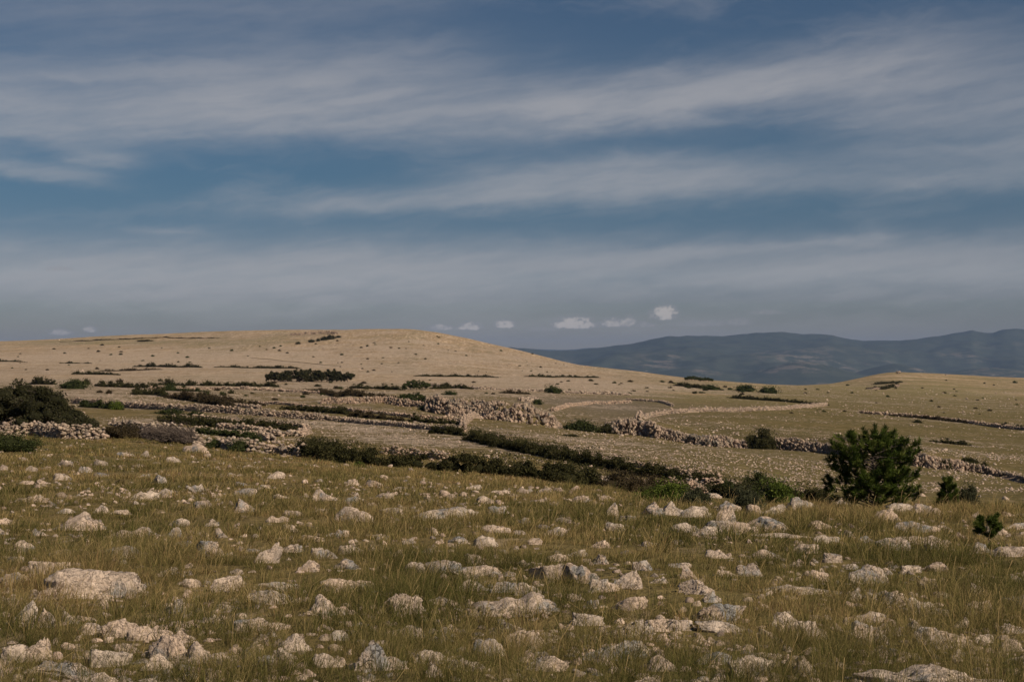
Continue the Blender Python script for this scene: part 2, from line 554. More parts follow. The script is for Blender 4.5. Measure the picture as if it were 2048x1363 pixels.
def ground_mat():
    t = NT("dry_pasture")
    g = t.n('ShaderNodeNewGeometry').outputs['Position']
    st = t.attr("stone"); gr = t.attr("green"); sc = t.attr("scrub"); hl = t.attr("hill")
    n1 = t.noise(g, .03, 7, .65); n2 = t.noise(g, .8, 5, .65); n3 = t.noise(g, 5, 4, .65); n4 = t.noise(g, .13, 7, .75); n8 = t.noise(t.vmath('MULTIPLY', g, (1, .25, 1)), 1.3, 4, .75)
    straw = t.mix(t.ramp(n2, .3, .7), (.16, .115, .048), (.245, .178, .08))
    straw = t.mix(t.ramp(n3, .35, .7), (.13, .098, .042), straw)
    grs = t.mix(t.ramp(n2, .3, .7), (.098, .082, .033), (.16, .125, .052))
    c = t.mix(gr, straw, grs)
    c = t.mix(t.ramp(n4, .5, .66, 0, .65), c, (.105, .084, .036))
    c = t.mix(t.ramp(n4, .46, .34, 0, .7), c, (.23, .17, .082))
    hill = t.mix(t.ramp(n2, .3, .7), (.35, .245, .145), (.47, .34, .215))
    hill = t.mix(t.ramp(n1, .38, .62), hill, (.31, .22, .125))
    hq = t.vmath('MULTIPLY', g, (1, .16, 1.5))
    n5 = t.noise(hq, .10, 8, .78); n6 = t.noise(hq, .022, 5, .6)
    hill = t.mix(t.ramp(n5, .50, .62, 0, .7), hill, (.245, .178, .095))
    hill = t.mix(t.ramp(n5, .46, .36, 0, .85), hill, (.54, .41, .28))
    hill = t.mix(t.ramp(n6, .50, .62, 0, .7), hill, (.245, .20, .115))
    hill = t.mix(t.ramp(n4, .52, .64, 0, .45), hill, (.22, .175, .10))
    n7 = t.noise(t.vmath('MULTIPLY', g, (1, .11, 1)), .5, 4, .8)
    hill = t.mix(t.ramp(n7, .47, .40, 0, .75), hill, (.60, .46, .33))
    hill = t.mix(t.ramp(n7, .54, .62, 0, .6), hill, (.20, .155, .085))
    v5 = t.voro(t.vmath('MULTIPLY', g, (1, .3, 1)), .16)
    hill = t.mix(t.math('MULTIPLY', t.ramp(v5, .16, .08), t.ramp(n6, .42, .56)), hill, (.09, .08, .045))
    hgrn = t.mix(t.ramp(n2, .3, .7), (.17, .145, .068), (.23, .19, .09))
    c = t.mix(t.ramp(n8, .44, .37, 0, .55), c, (.31, .235, .145))
    c = t.mix(t.ramp(n8, .56, .64, 0, .5), c, (.09, .074, .032))
    hgrn = t.mix(t.ramp(n8, .45, .38, 0, .5), hgrn, (.42, .33, .21))
    c = t.mix(hl, c, t.mix(gr, hill, hgrn))
    c = t.mix(sc, c, t.mix(t.ramp(n2, .3, .7), (.13, .105, .075), (.19, .155, .11)))
    # stones bedded in the ground
    wv = t.vmath('ADD', g, t.vmath('SCALE', t.n('ShaderNodeCombineXYZ', ins={0: n3, 1: n2, 2: n3}).outputs[0]))
    v1 = t.voro(wv, .75); v2 = t.voro(wv, 2.1); v3 = t.voro(wv, .28)
    thr = t.math('MULTIPLY', st, .56)
    s1 = t.ramp(t.math('SUBTRACT', thr, v1), -.05, .06)
    s2 = t.ramp(t.math('SUBTRACT', t.math('MULTIPLY', st, .56), v2), -.05, .08)
    s3 = t.ramp(t.math('SUBTRACT', t.math('MULTIPLY', st, .38), v3), -.05, .06)
    sm = t.math('MAXIMUM', t.math('MAXIMUM', s1, t.math('MULTIPLY', s2, .8)), t.math('MULTIPLY', s3, .8))
    sm = t.math('MULTIPLY', sm, t.ramp(n3, .25, .55, .45, 1))
    stone = t.mix(t.ramp(n3, .3, .75), (.34, .265, .195), (.60, .475, .365))
    c = t.mix(sm, c, stone)
    # rough dark tufts and hollows
    v4 = t.voro(wv, 1.3)
    c = t.mix(t.math('MULTIPLY', t.ramp(v4, .22, .12), t.ramp(n1, .45, .6, .15, .6)), c, (.075, .066, .03))
    h = t.math('ADD', t.math('MULTIPLY', sm, .5), t.math('ADD', t.math('MULTIPLY', n2, .8), t.math('MULTIPLY', n3, .25)))
    b = t.n('ShaderNodeBsdfPrincipled', ins={'Base Color': c, 'Roughness': 1.0, 'Specular IOR Level': .05,
                                             'Normal': t.bump(h, 1.0, .35)})
    return t.out(b.outputs[0])


M_GROUND = ground_mat()


def mountain_mat():
    t = NT("wooded_mountain")
    g = t.n('ShaderNodeNewGeometry').outputs['Position']
    q = t.vmath('MULTIPLY', g, (.001, .0006, .004))
    n1 = t.noise(q, 2.0, 5, .55); n2 = t.noise(q, 7, 5, .6); n3 = t.noise(t.vmath('MULTIPLY', g, (.001, .001, .001)), 22, 3, .6)
    c = t.mix(t.ramp(n2, .3, .7), (.045, .056, .044), (.065, .076, .058))
    lo = t.attr("low")
    c = t.mix(t.math('MULTIPLY', t.ramp(n1, .48, .62), t.math('MULTIPLY', t.ramp(n2, .45, .60), lo)), c, (.15, .135, .115))
    c = t.mix(t.math('MULTIPLY', t.ramp(n3, .66, .72), t.math('MULTIPLY', t.ramp(n1, .45, .55), t.ramp(lo, .6, 1))), c, (.3, .28, .25))
    b = t.n('ShaderNodeBsdfDiffuse', ins={'Color': c})
    return t.out(b.outputs[0])


M_MOUNT = mountain_mat()

# ------------------------------------------------------------------ ground sheet
nu, nY = 460, 560
aa = np.linspace(-1, 1, nu); aa = np.sign(aa) * (0.55 * np.abs(aa) + 0.75 * np.abs(aa)**5)     # x / (Y+18)
YY = np.concatenate([-16 + 20 * np.linspace(0, 1, 12)[:-1],
                     np.exp(np.linspace(math.log(4 + 14), math.log(2990 + 14), nY - 31)) - 14,
                     np.exp(np.linspace(math.log(3200), math.log(27000), 20))])
nY = len(YY)
X = aa[:, None] * (YY[None, :] + 18); Yg = np.broadcast_to(YY[None, :], X.shape)
Z = zt(X, np.minimum(Yg, 2990))
far = sstep(2400, 6000, Yg)
Z = Z * (1 - far) + (-205.0) * far
V = np.stack([X, Yg, Z], -1).reshape(-1, 3)
ii = np.arange(nu - 1)[:, None] * nY + np.arange(nY - 1)[None, :]
T = np.stack([ii, ii + nY, ii + nY + 1, ii + 1], -1).reshape(-1, 4)
xr, yr = X.ravel(), Yg.ravel()
ur = 1024 + F * xr / np.maximum(yr, 8); vr = vof(V[:, 2], np.maximum(yr, 8))


def blob(u0, v0, su, sv, tilt=0.0):
    du = ur - u0; dv = vr - v0 - tilt * du
    return np.exp(-(du / su)**2 - (dv / sv)**2)


nA = noise2(xr, yr, 40, 16, 1.0); nB = noise2(xr + .35 * yr, yr, 120, 26, 5.0); nC = noise2(xr, yr, 9, 6, 9.0)
hill = sstep(300, 520, yr) * (1 - .7 * sstep(1350, 1750, ur) * sstep(800, 480, yr))
hill = np.clip(hill - .10 * sstep(1500, 1700, ur) * sstep(600, 900, yr), 0, 1)
stone = .36 + .95 * nA + .45 * nC
stone += .42 * sstep(250, 420, yr) * sstep(1700, 1000, ur) + .05 * sstep(100, 160, yr) - .12 * sstep(1200, 1500, ur)
stone += .55 * blob(760, 865, 160, 18, .12) + .3 * blob(1150, 905, 350, 22, .12) + .3 * blob(480, 785, 420, 14, .03) + .35 * blob(150, 790, 160, 10)
stone += .35 * blob(1250, 775, 300, 12, .05) + .25 * blob(1750, 795, 220, 14, .08) + .4 * blob(350, 715, 400, 12)
stone -= .5 * blob(780, 838, 160, 9, .08) + .45 * blob(420, 845, 80, 8, .1) + .4 * blob(230, 825, 80, 12) + .5 * blob(1350, 800, 200, 10)
stone -= .4 * blob(1800, 770, 160, 25) + .25 * sstep(900, 1100, yr)
stone *= sstep(70, 110, yr)
green = .45 + 1.5 * nB * sstep(100, 200, yr) + .5 * nA
green += .65 * sstep(900, 1500, ur) * sstep(900, 300, yr) + .5 * blob(780, 838, 160, 9, .08) + .4 * blob(1000, 900, 300, 20, .12)
green += .9 * blob(250, 684, 260, 7) + .5 * blob(820, 690, 25, 8) + .35 * blob(640, 690, 60, 5) + .3 * blob(1850, 790, 200, 25)
green -= .5 * hill * sstep(1400, 1100, ur)
scrub = .9 * blob(1230, 815, 130, 18, .03) + .6 * blob(1120, 800, 120, 10) + .5 * blob(620, 668, 30, 4) + .5 * blob(1760, 768, 40, 7) + .35 * blob(80, 742, 120, 8)
scrub += .35 * blob(1200, 845, 80, 14)
ground = mk("ground", V, T, M_GROUND, {"stone": np.clip(stone, 0, 1), "green": np.clip(green, 0, 1), "scrub": np.clip(scrub, 0, 1), "hill": hill}, smooth=True)
kind(ground, "structure")

# pale track on the hillside
tp = np.array([P(u, v, 500, 1200) for u, v in [(505, 715), (545, 718), (590, 723), (630, 727), (680, 731)]])
tq = np.linspace(0, 1, 40)
tp = np.stack([np.interp(tq, np.linspace(0, 1, len(tp)), tp[:, k]) for k in range(3)], 1)
TV = []
for k, p in enumerate(tp):
    d = tp[min(k + 1, 39)] - tp[max(k - 1, 0)]; d[2] = 0; d /= np.linalg.norm(d); s = np.array([-d[1], d[0], 0])
    for e in (-1, 1):
        q = p + s * e * (1.6 + .4 * math.sin(k * 1.7)); q[2] = float(zt(q[0], q[1])) + .25; TV.append(q)
TT = [[2 * k, 2 * k + 2, 2 * k + 3, 2 * k + 1] for k in range(39)]
tm = NT("track_gravel"); tg = tm.n('ShaderNodeNewGeometry').outputs['Position']
tb = tm.n('ShaderNodeBsdfDiffuse', ins={'Color': tm.mix(tm.noise(tg, .6), (.34, .26, .17), (.52, .41, .30))})
kind(mk("path", TV, TT, tm.out(tb.outputs[0])), "structure")

# ------------------------------------------------------------------ mountains across the water
prof = [(200, 722), (600, 716), (900, 703), (1020, 694), (1060, 697), (1100, 701), (1150, 699), (1220, 692), (1260, 687), (1290, 681), (1330, 673), (1380, 671),
        (1440, 672), (1480, 668), (1530, 664), (1560, 663), (1600, 667), (1640, 668), (1665, 669), (1690, 676), (1730, 681), (1760, 680), (1800, 681), (1840, 677),
        (1880, 671), (1920, 664), (1945, 660), (1970, 666), (1985, 665), (2010, 658), (2030, 656), (2060, 659), (2120, 668), (2200, 660), (2300, 672), (2450, 690), (2600, 700)]
pu = np.array([p[0] for p in prof], float); pv = np.array([p[1] for p in prof], float)


def mountains(Y0, Y1, us, ridge_v, seed, amp):
    rows = np.linspace(0, 1, 90)
    Ym = Y0 + (Y1 * 1.12 - Y0) * rows
    U, YM = np.meshgrid(us, Ym, indexing='ij')
    t = (YM - Y0) / (Y1 - Y0)
    Xm = (U - 1024) / F * YM
    top = EYE + slope(np.interp(us, pu, pv) if ridge_v is None else ridge_v(us))[:, None] * Y1 
    rid_ = 8 * perlin(np.stack([us / 19, us * 0 + seed, us * 0], 1))[:, None] * np.clip(t, 0, 1)**8
    s = np.where(t < 1, sstep(0, 1, t) * .55 + .45 * np.clip(t, 0, 1)**2.2, 1 - (t - 1) * 3.0)
    base = -205
    nz = fbm(np.stack([Xm.ravel() / 1500 + seed, YM.ravel() / 1900, np.full(Xm.size, seed)], 1), 5).reshape(Xm.shape)
    env = np.clip(t, 0, 1) * np.clip(1.0 - t, 0, 1) * 4
    Zm = base + (top - base) * s + amp * nz * env + rid_
    # a low conical foothill and a second one, right of centre
    for (u0, v0, Yf, w) in ((1605, 722, 10500, 520), (1790, 727, 11000, 420), (1380, 735, 10800, 600), (1980, 735, 10600, 700)):
        xf = (u0 - 1024) / F * Yf; zf = EYE + slope(v0) * Yf
        d = np.sqrt(((Xm - xf) / w)**2 + ((YM - Yf) / 900)**2)
        Zm = np.maximum(Zm, base + (zf - base) * np.exp(-d**1.6) if ridge_v is None else Zm)
    V = np.stack([Xm, YM, Zm], -1).reshape(-1, 3)
    n, m = Xm.shape
    ii = np.arange(n - 1)[:, None] * m + np.arange(m - 1)[None, :]
    T = np.stack([ii, ii + m, ii + m + 1, ii + 1], -1).reshape(-1, 4)
    low = 1 - sstep(.35, .8, (Zm - base) / (np.maximum(top, base + 50) - base)).ravel()
    return V, T, low


Vm, Tm, lowm = mountains(9000, 15000, np.linspace(150, 2600, 420), None, 4.2, 300)
kind(mk("mountains", Vm, Tm, M_MOUNT, {"low": lowm}, smooth=True), "structure")
rv = lambda us: 700 - 8 * np.exp(-((us - 1195) / 45)**2) + 3 * np.sin(us / 60)
Vm, Tm, lowm = mountains(19000, 24000, np.linspace(700, 1700, 120), rv, 8.2, 60)
kind(mk("mountains", Vm, Tm, M_MOUNT, {"low": lowm * 0}, smooth=True), "structure")

# ------------------------------------------------------------------ boulders and rocks of the near field
# (u, v at the foot, width px, height px, form, label, phrase other labels may use, turn)
B = [
 (195, 1199, 200, 58, 'block', "broad flat-topped pale boulder with blue-grey patch, biggest at lower left", "the broad flat-topped boulder", 0),
 (38, 1251, 62, 52, 'block', "upright white-topped boulder near the left edge, left of a jagged rock", "the upright white-topped boulder", .4),
 (98, 1254, 42, 40, 'peak', "jagged pointed rock between the white-topped boulder and a small block", None, 0),
 (133, 1247, 40, 26, 'block', "small squarish rock touching the right side of the jagged pointed rock", None, 0),
 (233, 1274, 58, 36, 'dome', "smooth egg-shaped pale rock standing alone in long grass", "the egg-shaped pale rock", 0),
 (340, 1320, 74, 52, 'block', "squat grey lichen-mottled boulder with a rounded top", "the squat lichen-mottled boulder", .3),
 (400, 1326, 105, 44, 'ridge', "long sloping rock falling away right of the squat lichen-mottled boulder", None, -.1),
 (315, 1340, 52, 32, 'dome', "rounded streaky rock in front of the squat lichen-mottled boulder", None, .2),
 (75, 1322, 58, 50, 'peak', "sharp triangular pale rock at lower left beside a dark-sided block", "the sharp triangular rock", 0),
 (18, 1325, 66, 42, 'block', "dark-sided broken block on the left edge beside the sharp triangular rock", None, 0),
 (125, 1358, 155, 40, 'ridge', "long lumpy low rock stretched in front of the sharp triangular rock", "the long lumpy low rock", 0),
 (190, 1378, 90, 34, 'dome', "rounded rock cut by the bottom edge at lower left", None, 0),
 (305, 1380, 70, 24, 'dome', "low pale rock cut by the bottom edge under the squat boulder", None, 0),
 (165, 1060, 100, 36, 'ridge', "hump-backed boulder with a tail sloping right, upper left of the meadow", "the hump-backed boulder with a tail", -.1),
 (268, 1075, 110, 24, 'ridge', "low rounded double rock right of the hump-backed boulder", "the low rounded double rock", 0),
 (350, 1074, 26, 20, 'dome', "small knobbly rock just right of the low rounded double rock", None, 0),
 (440, 1075, 28, 20, 'block', "small cracked rock alone in grass left of centre", None, 0),
 (228, 1117, 118, 34, 'slab', "long tilted slab slanting down to the right, left meadow", "the long tilted left slab", -.15),
 (40, 1102, 44, 22, 'slab', "small tilted slab near the left edge behind the big boulder", None, -.2),
 (100, 1148, 70, 28, 'block', "low double rock just behind the broad flat-topped boulder", None, 0),
 (535, 1126, 54, 46, 'peak', "upright tooth-shaped boulder left of centre with a bright right face", "the tooth-shaped boulder", .5),
 (413, 1112, 48, 32, 'dome', "rounded boulder left of the tooth-shaped boulder", None, 0),
 (455, 1182, 62, 34, 'dome', "cracked dome-shaped rock in front of the tooth-shaped boulder", "the cracked dome-shaped rock", .3),
 (545, 1182, 80, 20, 'slab', "flat low slab right of the cracked dome-shaped rock", None, 0),
 (612, 1143, 40, 20, 'slab', "small slab tilted up to the right, beyond the tooth-shaped boulder", None, .3),
 (548, 1208, 95, 30, 'slab', "wide low slab touching the left end of the whaleback boulder", None, 0),
 (652, 1230, 112, 46, 'ridge', "long whaleback boulder with a smooth arched back, left of centre", "the smooth whaleback boulder", 0),
 (350, 1227, 58, 34, 'peak', "spiky rock with a trailing tail between the dome and the big boulder", None, 0),
 (590, 1302, 64, 36, 'block', "pale block with a shadowed notch, front row left of centre", "the pale notched block", .2),
 (566, 1327, 38, 32, 'dome', "rounded rock just in front of the pale notched block", None, 0),
 (525, 1337, 48, 26, 'block', "low rock half hidden in grass left of the rounded front rock", None, 0),
 (219, 1332, 60, 36, 'block', "dark-based block between the long lumpy rock and the squat boulder", None, 0),
 (755, 1342, 96, 64, 'peak', "tall angular pale block with a stepped top, front centre-left", "the tall stepped block", -.2),
 (869, 1326, 66, 28, 'dome', "low smooth rock just right of the tall stepped block", None, 0),
 (872, 1354, 34, 30, 'peak', "small pointed rock in front of the low smooth centre rock", None, 0),
 (975, 1310, 54, 34, 'dome', "rounded grassy rock at front centre", "the rounded grassy centre rock", 0),
 (1012, 1272, 80, 32, 'slab', "angled slab with a straight top edge behind the rounded grassy rock", None, .12),
 (1056, 1294, 84, 38, 'peak', "pale toothed rock with a bright right spur, front centre", "the pale toothed rock", .3),
 (1085, 1342, 78, 32, 'slab', "bright wedge-shaped rock rising to the right at bottom centre", "the bright wedge-shaped rock", .2),
 (1230, 1320, 112, 44, 'block', "broad pitted boulder with a level top, right of bottom centre", "the broad pitted boulder", 0),
 (1320, 1342, 60, 32, 'block', "weathered rock right of the broad pitted boulder", None, .4),
 (1290, 1378, 80, 26, 'dome', "low rock at the bottom edge in front of the broad pitted boulder", None, 0),
 (1278, 1274, 80, 40, 'peak', "fluted pointed rock with a long slab leaning on its right", "the fluted pointed rock", 0),
 (1345, 1262, 115, 24, 'slab', "long thin slab running right from the fluted pointed rock", None, -.05),
 (1006, 1232, 160, 48, 'ridge', "long fluted whaleback rock in the very middle of the meadow", "the long fluted whaleback", 0),
 (796, 1227, 80, 42, 'dome', "rounded boulder with a grey crest left of the long fluted whaleback", None, .3),
 (692, 1182, 80, 28, 'block', "knobbly double block above the smooth whaleback boulder", None, 0),
 (940, 1182, 62, 28, 'block', "pale cracked rock behind the long fluted whaleback", None, 0),
 (1010, 1184, 46, 22, 'dome', "small pale rock in a row of three behind the fluted whaleback, middle one", None, 0),
 (1061, 1190, 52, 26, 'block', "twin-topped pale rock at the right end of the row of three", None, 0),
 (960, 1150, 95, 22, 'slab', "dark flat slab at the left end of the brown rock ledge", None, 0),
 (1105, 1158, 72, 32, 'block', "brown crinkled block in the middle of the rock ledge", "the brown crinkled block", 0),
 (1168, 1166, 76, 36, 'ridge', "brown ridged block at the right end of the rock ledge", None, -.15),
 (1205, 1184, 52, 28, 'dome', "smooth pale rock in front of the ledge's right end", None, 0),
 (1262, 1178, 58, 40, 'block', "two-humped pale boulder right of the rock ledge", "the two-humped pale boulder", .3),
 (1284, 1140, 30, 20, 'dome', "small white knob just behind the two-humped boulder", None, 0),
 (885, 1147, 58, 28, 'dome', "rounded rock with a grassy foot left of the dark flat slab", None, 0),
 (840, 1145, 52, 24, 'block', "low rough rock farthest left in the middle ledge row", None, 0),
 (690, 1137, 50, 18, 'dome', "low rock in grass between the tooth-shaped boulder and the ledge", None, 0),
 (968, 1092, 42, 22, 'dome', "small bright dome-shaped rock alone in grass near the centre", "the small bright dome", 0),
 (948, 1124, 38, 18, 'block', "small knobbly rock in front of the small bright dome", None, 0),
 (907, 1034, 88, 22, 'slab', "long dark-edged slab with a blunt right end, behind the small bright dome", "the dark-edged slab", 0),
 (862, 1037, 64, 18, 'slab', "low slab leaning against the left end of the dark-edged slab", None, .1),
 (790, 1032, 54, 18, 'block', "low craggy rock left of the dark-edged slab", None, 0),
 (706, 1042, 76, 30, 'dome', "dark rounded boulder with a cracked crown, back of the meadow left of centre", "the dark rounded back boulder", 0),
 (1228, 1030, 24, 26, 'peak', "small upright stone standing like a post near the back of the meadow", "the small upright stone", 0),
 (1225, 1062, 36, 18, 'dome', "small pale rock in front of the small upright stone", None, 0),
 (1449, 1047, 46, 40, 'peak', "upright split fin of rock among the boulder cluster before the hedge", "the upright split fin", 0),
 (1440, 1064, 56, 26, 'dome', "smooth pale boulder at the foot of the upright split fin", None, 0),
 (1478, 1066, 64, 24, 'block', "pale blocky rock right of the fin's foot", None, 0),
 (1310, 1031, 44, 30, 'block', "bluish-grey boulder at the left end of the boulder cluster", "the bluish-grey end boulder", 0),
 (1345, 1030, 58, 30, 'block', "cracked grey boulder next to the bluish-grey end boulder", None, .3),
 (1402, 1036, 62, 26, 'dome', "sloping pale boulder between the cracked grey boulder and the fin", None, 0),
 (1462, 1022, 40, 22, 'dome', "grey rounded boulder behind the upright split fin", None, 0),
 (1515, 1030, 40, 24, 'block', "grey boulder right of the thorny bush in the cluster", None, 0),
 (1550, 1030, 50, 22, 'peak', "pale pointed boulder right of the cluster's grey boulder", None, 0),
 (1604, 1020, 54, 28, 'dome', "tall grey round boulder in front of the hedge left of the pine", "the tall grey round boulder", 0),
 (1640, 1022, 62, 16, 'ridge', "low rock trailing right of the tall grey round boulder", None, 0),
 (1546, 1062, 80, 28, 'slab', "brown slab slanting down right in front of the boulder cluster", "the brown slanting slab", -.18),
 (1370, 1064, 44, 20, 'dome', "smooth pale rock left in front of the split fin", None, 0),
 (1412, 1070, 54, 20, 'block', "rough brown rock just in front of the split fin's left side", None, 0),
 (1772, 1044, 52, 30, 'dome', "grey leaning boulder in front of the pine", "the grey leaning boulder", .5),
 (1800, 1026, 50, 22, 'dome', "rounded grey boulder under the pine's right side", None, 0),
 (1845, 1028, 34, 22, 'dome', "upright rounded boulder right of the pine's foot", None, 0),
 (1872, 1030, 46, 16, 'slab', "low slab leaning on the upright rounded boulder", None, -.2),
 (1838, 1064, 68, 22, 'slab', "cracked slab sloping right, between the pine and the front rocks", "the cracked sloping slab", -.12),
 (1880, 1102, 72, 26, 'block', "pale blocky rock at the right end of the right-hand rock row", "the pale blocky right rock", 0),
 (1830, 1088, 100, 20, 'ridge', "long low rock in the right-hand rock row, behind its pale block", None, 0),
 (1790, 1100, 50, 26, 'dome', "rounded rock at the left end of the right-hand rock row", None, 0),
 (1960, 1105, 36, 22, 'dome', "ridged round rock below the small right pine", None, 0),
 (2025, 1112, 60, 22, 'block', "broad rough rock at the right edge below the small pine", None, 0),
 (1562, 1074, 105, 9, 'slab', "very thin flat slab lying in grass under the brown slanting slab", None, -.04),
 (1378, 1157, 34, 30, 'peak', "tilted pointed rock right of the two-humped boulder", None, -.5),
 (1500, 1152, 42, 26, 'peak', "sharp pointed rock behind the long thin ledge on the right", None, -.3),
 (1640, 1162, 62, 26, 'ridge', "crumbly low rock behind the long thin ledge's right half", None, 0),
 (1405, 1188, 70, 26, 'slab', "dark slanting slab left of the long thin ledge", None, -.25),
 (1422, 1204, 36, 22, 'peak', "small bright rock in front of the dark slanting slab", None, 0),
 (1575, 1186, 170, 18, 'slab', "long thin ledge lying level in the right half of the meadow", "the long thin ledge", -.02),
 (1772, 1208, 72, 26, 'ridge', "pale rounded ledge left of the grooved long rock on the right", None, 0),
 (1868, 1228, 88, 32, 'ridge', "grooved long rock sloping right, right-hand meadow", "the grooved long rock", -.1),
 (1432, 1248, 92, 46, 'block', "grey fluted boulder with vertical grooves, right of centre", "the grey fluted boulder", 0),
 (1445, 1264, 90, 22, 'slab', "pale-topped slab lying in front of the grey fluted boulder", None, -.1),
 (1368, 1262, 64, 22, 'slab', "smooth slab left of the grey fluted boulder", None, -.1),
 (1572, 1253, 44, 30, 'block', "dark-sided rock midway between the fluted boulder and the box-like boulder", None, 0),
 (1632, 1278, 66, 44, 'peak', "slanting rock with a cut edge left of the box-like boulder", None, -.5),
 (1752, 1288, 82, 50, 'block', "box-like boulder with a dark notch under its flat cap", "the box-like notched boulder", 0),
 (1888, 1298, 100, 48, 'dome', "big speckled grey dome-shaped boulder at lower right", "the big speckled dome", 0),
 (1828, 1272, 74, 36, 'ridge', "pinkish rock behind the left side of the big speckled dome", None, 0),
 (1500, 1354, 80, 46, 'block', "bright angular boulder alone at the bottom right of centre", "the bright angular boulder", 0),
 (1612, 1352, 46, 34, 'dome', "dark grassy rock right of the bright angular boulder", None, 0),
 (1872, 1385, 230, 62, 'ridge', "largest rough grey boulder cut by the bottom edge at lower right", "the largest rough boulder", 0),
 (2030, 1302, 46, 26, 'block', "white-topped rock over a dark hollow at the right edge", "the white-topped edge rock", 0),
 (388, 905, 62, 22, 'block', "pale craggy outcrop on the far slope below the ruined wall", "the pale craggy far outcrop", 0),
 (280, 1000, 50, 18, 'block', "grey-topped boulder on the far left slope", "the grey-topped far boulder", 0),
 (490, 992, 36, 16, 'dome', "rounded grey boulder on the far slope left of centre", "the rounded far boulder", 0),
 (60, 1004, 55, 14, 'slab', "low pale slab on the far slope near the left edge", "the low pale far slab", 0),
]
BASE = {}


def variant(form, k, level):
    key = (form, k, level)
    if key not in BASE:
        BASE[key] = rock(100 + 31 * k + len(form) * 7, level, form)
    return BASE[key]


footprints = []      # x, y, half width, half depth, turn
rocks_px = []        # u, v, w  (for spacing)


def add_rock(u, v, w, h, form, k, level, turn, label, group, cat="rock", name="rock"):
    p = P(u, v, 6, 95)
    Y = p[1]
    hw = .5 * w / F * Y
    # height on the picture includes a little of the top's depth: the eye looks down on it
    dep = min(hw * random.uniform(.55, .85), hw)
    hh = max(h / F * Y - 1.1 * dep * abs(float(slope(v))), .5 * h / F * Y) + .015
    grow = 1.46 if Y < 30 else 1.3
    V, T = variant(form, k, level)
    o = mk(name, V * np.array([hw * grow, dep, hh * 1.12]), T, M_ROCK, smooth=(level >= 3))
    o.location = (p[0], p[1] + dep * .7, float(zt(p[0], p[1] + dep * .7)) - hh * .16)
    rz = random.uniform(-.35, .35)
    o.rotation_euler = (random.uniform(-.08, .08), -turn if form in ('slab', 'ridge') else turn * .2, rz + (math.pi if random.random() < .5 and turn == 0 else 0))
    tag(o, label, cat, group)
    footprints.append((p[0], p[1] + dep * .7, hw, dep, rz))
    rocks_px.append((u, v, w))
    return o


refs = []
for k, (u, v, w, h, form, label, ref, turn) in enumerate(B):
    lvl = 5 if w >= 70 and v > 1100 else 4
    big = w >= 70 or "boulder" in label
    add_rock(u, v, w * (1.12 if k == 0 else 1), h * (1.2 if k == 0 else 1), form, 40 + k, lvl, turn, label, "limestone rocks in the near meadow", "boulder" if "boulder" in label else "rock", "boulder" if "boulder" in label else "rock")
    if ref: refs.append((u, v, ref))

NB = len(B)
forms = ['block', 'dome', 'slab', 'ridge', 'peak']
word = {'block': 'blocky', 'dome': 'rounded', 'slab': 'flat', 'ridge': 'lumpy', 'peak': 'pointed'}
used = set(b[5] for b in B)
tries, made = 0, 0
while made < 184 and tries < 20000:
    tries += 1
    u = random.uniform(-20, 2070)
    v = 905 + 455 * random.random() ** 1.15
    Y = hits([u], [v], 6, 95)[0]
    if not np.isfinite(Y) or Y > 80: continue
    if v < 985 and u > 1150: continue
    if v < 930 + .045 * u and u > 500: continue
    sc = (v - 830) / 330
    w = (16 + 26 * sc) * random.lognormvariate(.1, .3)
    if min((abs(u - a) / (.5 * (w + ww) + 4))**2 + (abs(v - b) / (10 + .22 * (w + ww)))**2 for a, b, ww in rocks_px) < .9: continue
    dens = noise2([u], [v * 3], 160, 160, 2.0, 2)[0]
    if random.random() > .62 + dens: continue
    form = random.choices(forms, [3, 3, 2.4, 1.6, 1.2])[0]
    h = w * {'block': .46, 'dome': .42, 'slab': .24, 'ridge': .3, 'peak': .6}[form] * random.uniform(.75, 1.15)
    order = sorted(refs, key=lambda q: (q[0] - u)**2 + ((q[1] - v) * 1.8)**2)
    label = None
    for (ru, rvv, ref) in order[:5]:
        du, dv = u - ru, v - rvv
        far_ = math.hypot(du, dv * 1.8)
        if abs(du) > 2.2 * abs(dv):
            side = "right of" if du > 0 else "left of"
        elif abs(dv) > 1.2 * abs(du):
            side = "in front of" if dv > 0 else "behind"
        else:
            side = ("in front and " if dv > 0 else "behind and ") + ("right of" if du > 0 else "left of")
        size = "tiny" if w < 22 else "small" if w < 36 else "medium" if w < 54 else "large"
        near = "close " if far_ < 70 else "" if far_ < 150 else "well "
        cand = f"{size} {word[form]} pale rock in grass {near}{side} {ref}"
        if cand not in used and len(cand.split()) <= 16:
            label = cand; break
    if label is None: continue
    used.add(label)
    add_rock(u, v, w, h, form, made % 26, 4 if w > 26 else 3, random.choice([0, 0, .12, -.18]), label, "limestone rocks in the near meadow")
    made += 1
print("rocks", NB, made)

# the countless smaller stones, one object
small3 = [rock(900 + k, 2, f) for k, f in enumerate(['block', 'dome', 'slab', 'block', 'peak', 'ridge', 'dome', 'block'])]
small1 = [rock(950 + k, 1, f) for k, f in enumerate(['block', 'dome', 'block', 'peak', 'dome', 'slab', 'block', 'dome'])]


flat3 = [rock(980 + k, 3, f) for k, f in enumerate(['slab', 'ridge', 'block', 'slab', 'ridge', 'dome', 'slab', 'block', 'ridge', 'slab'])]


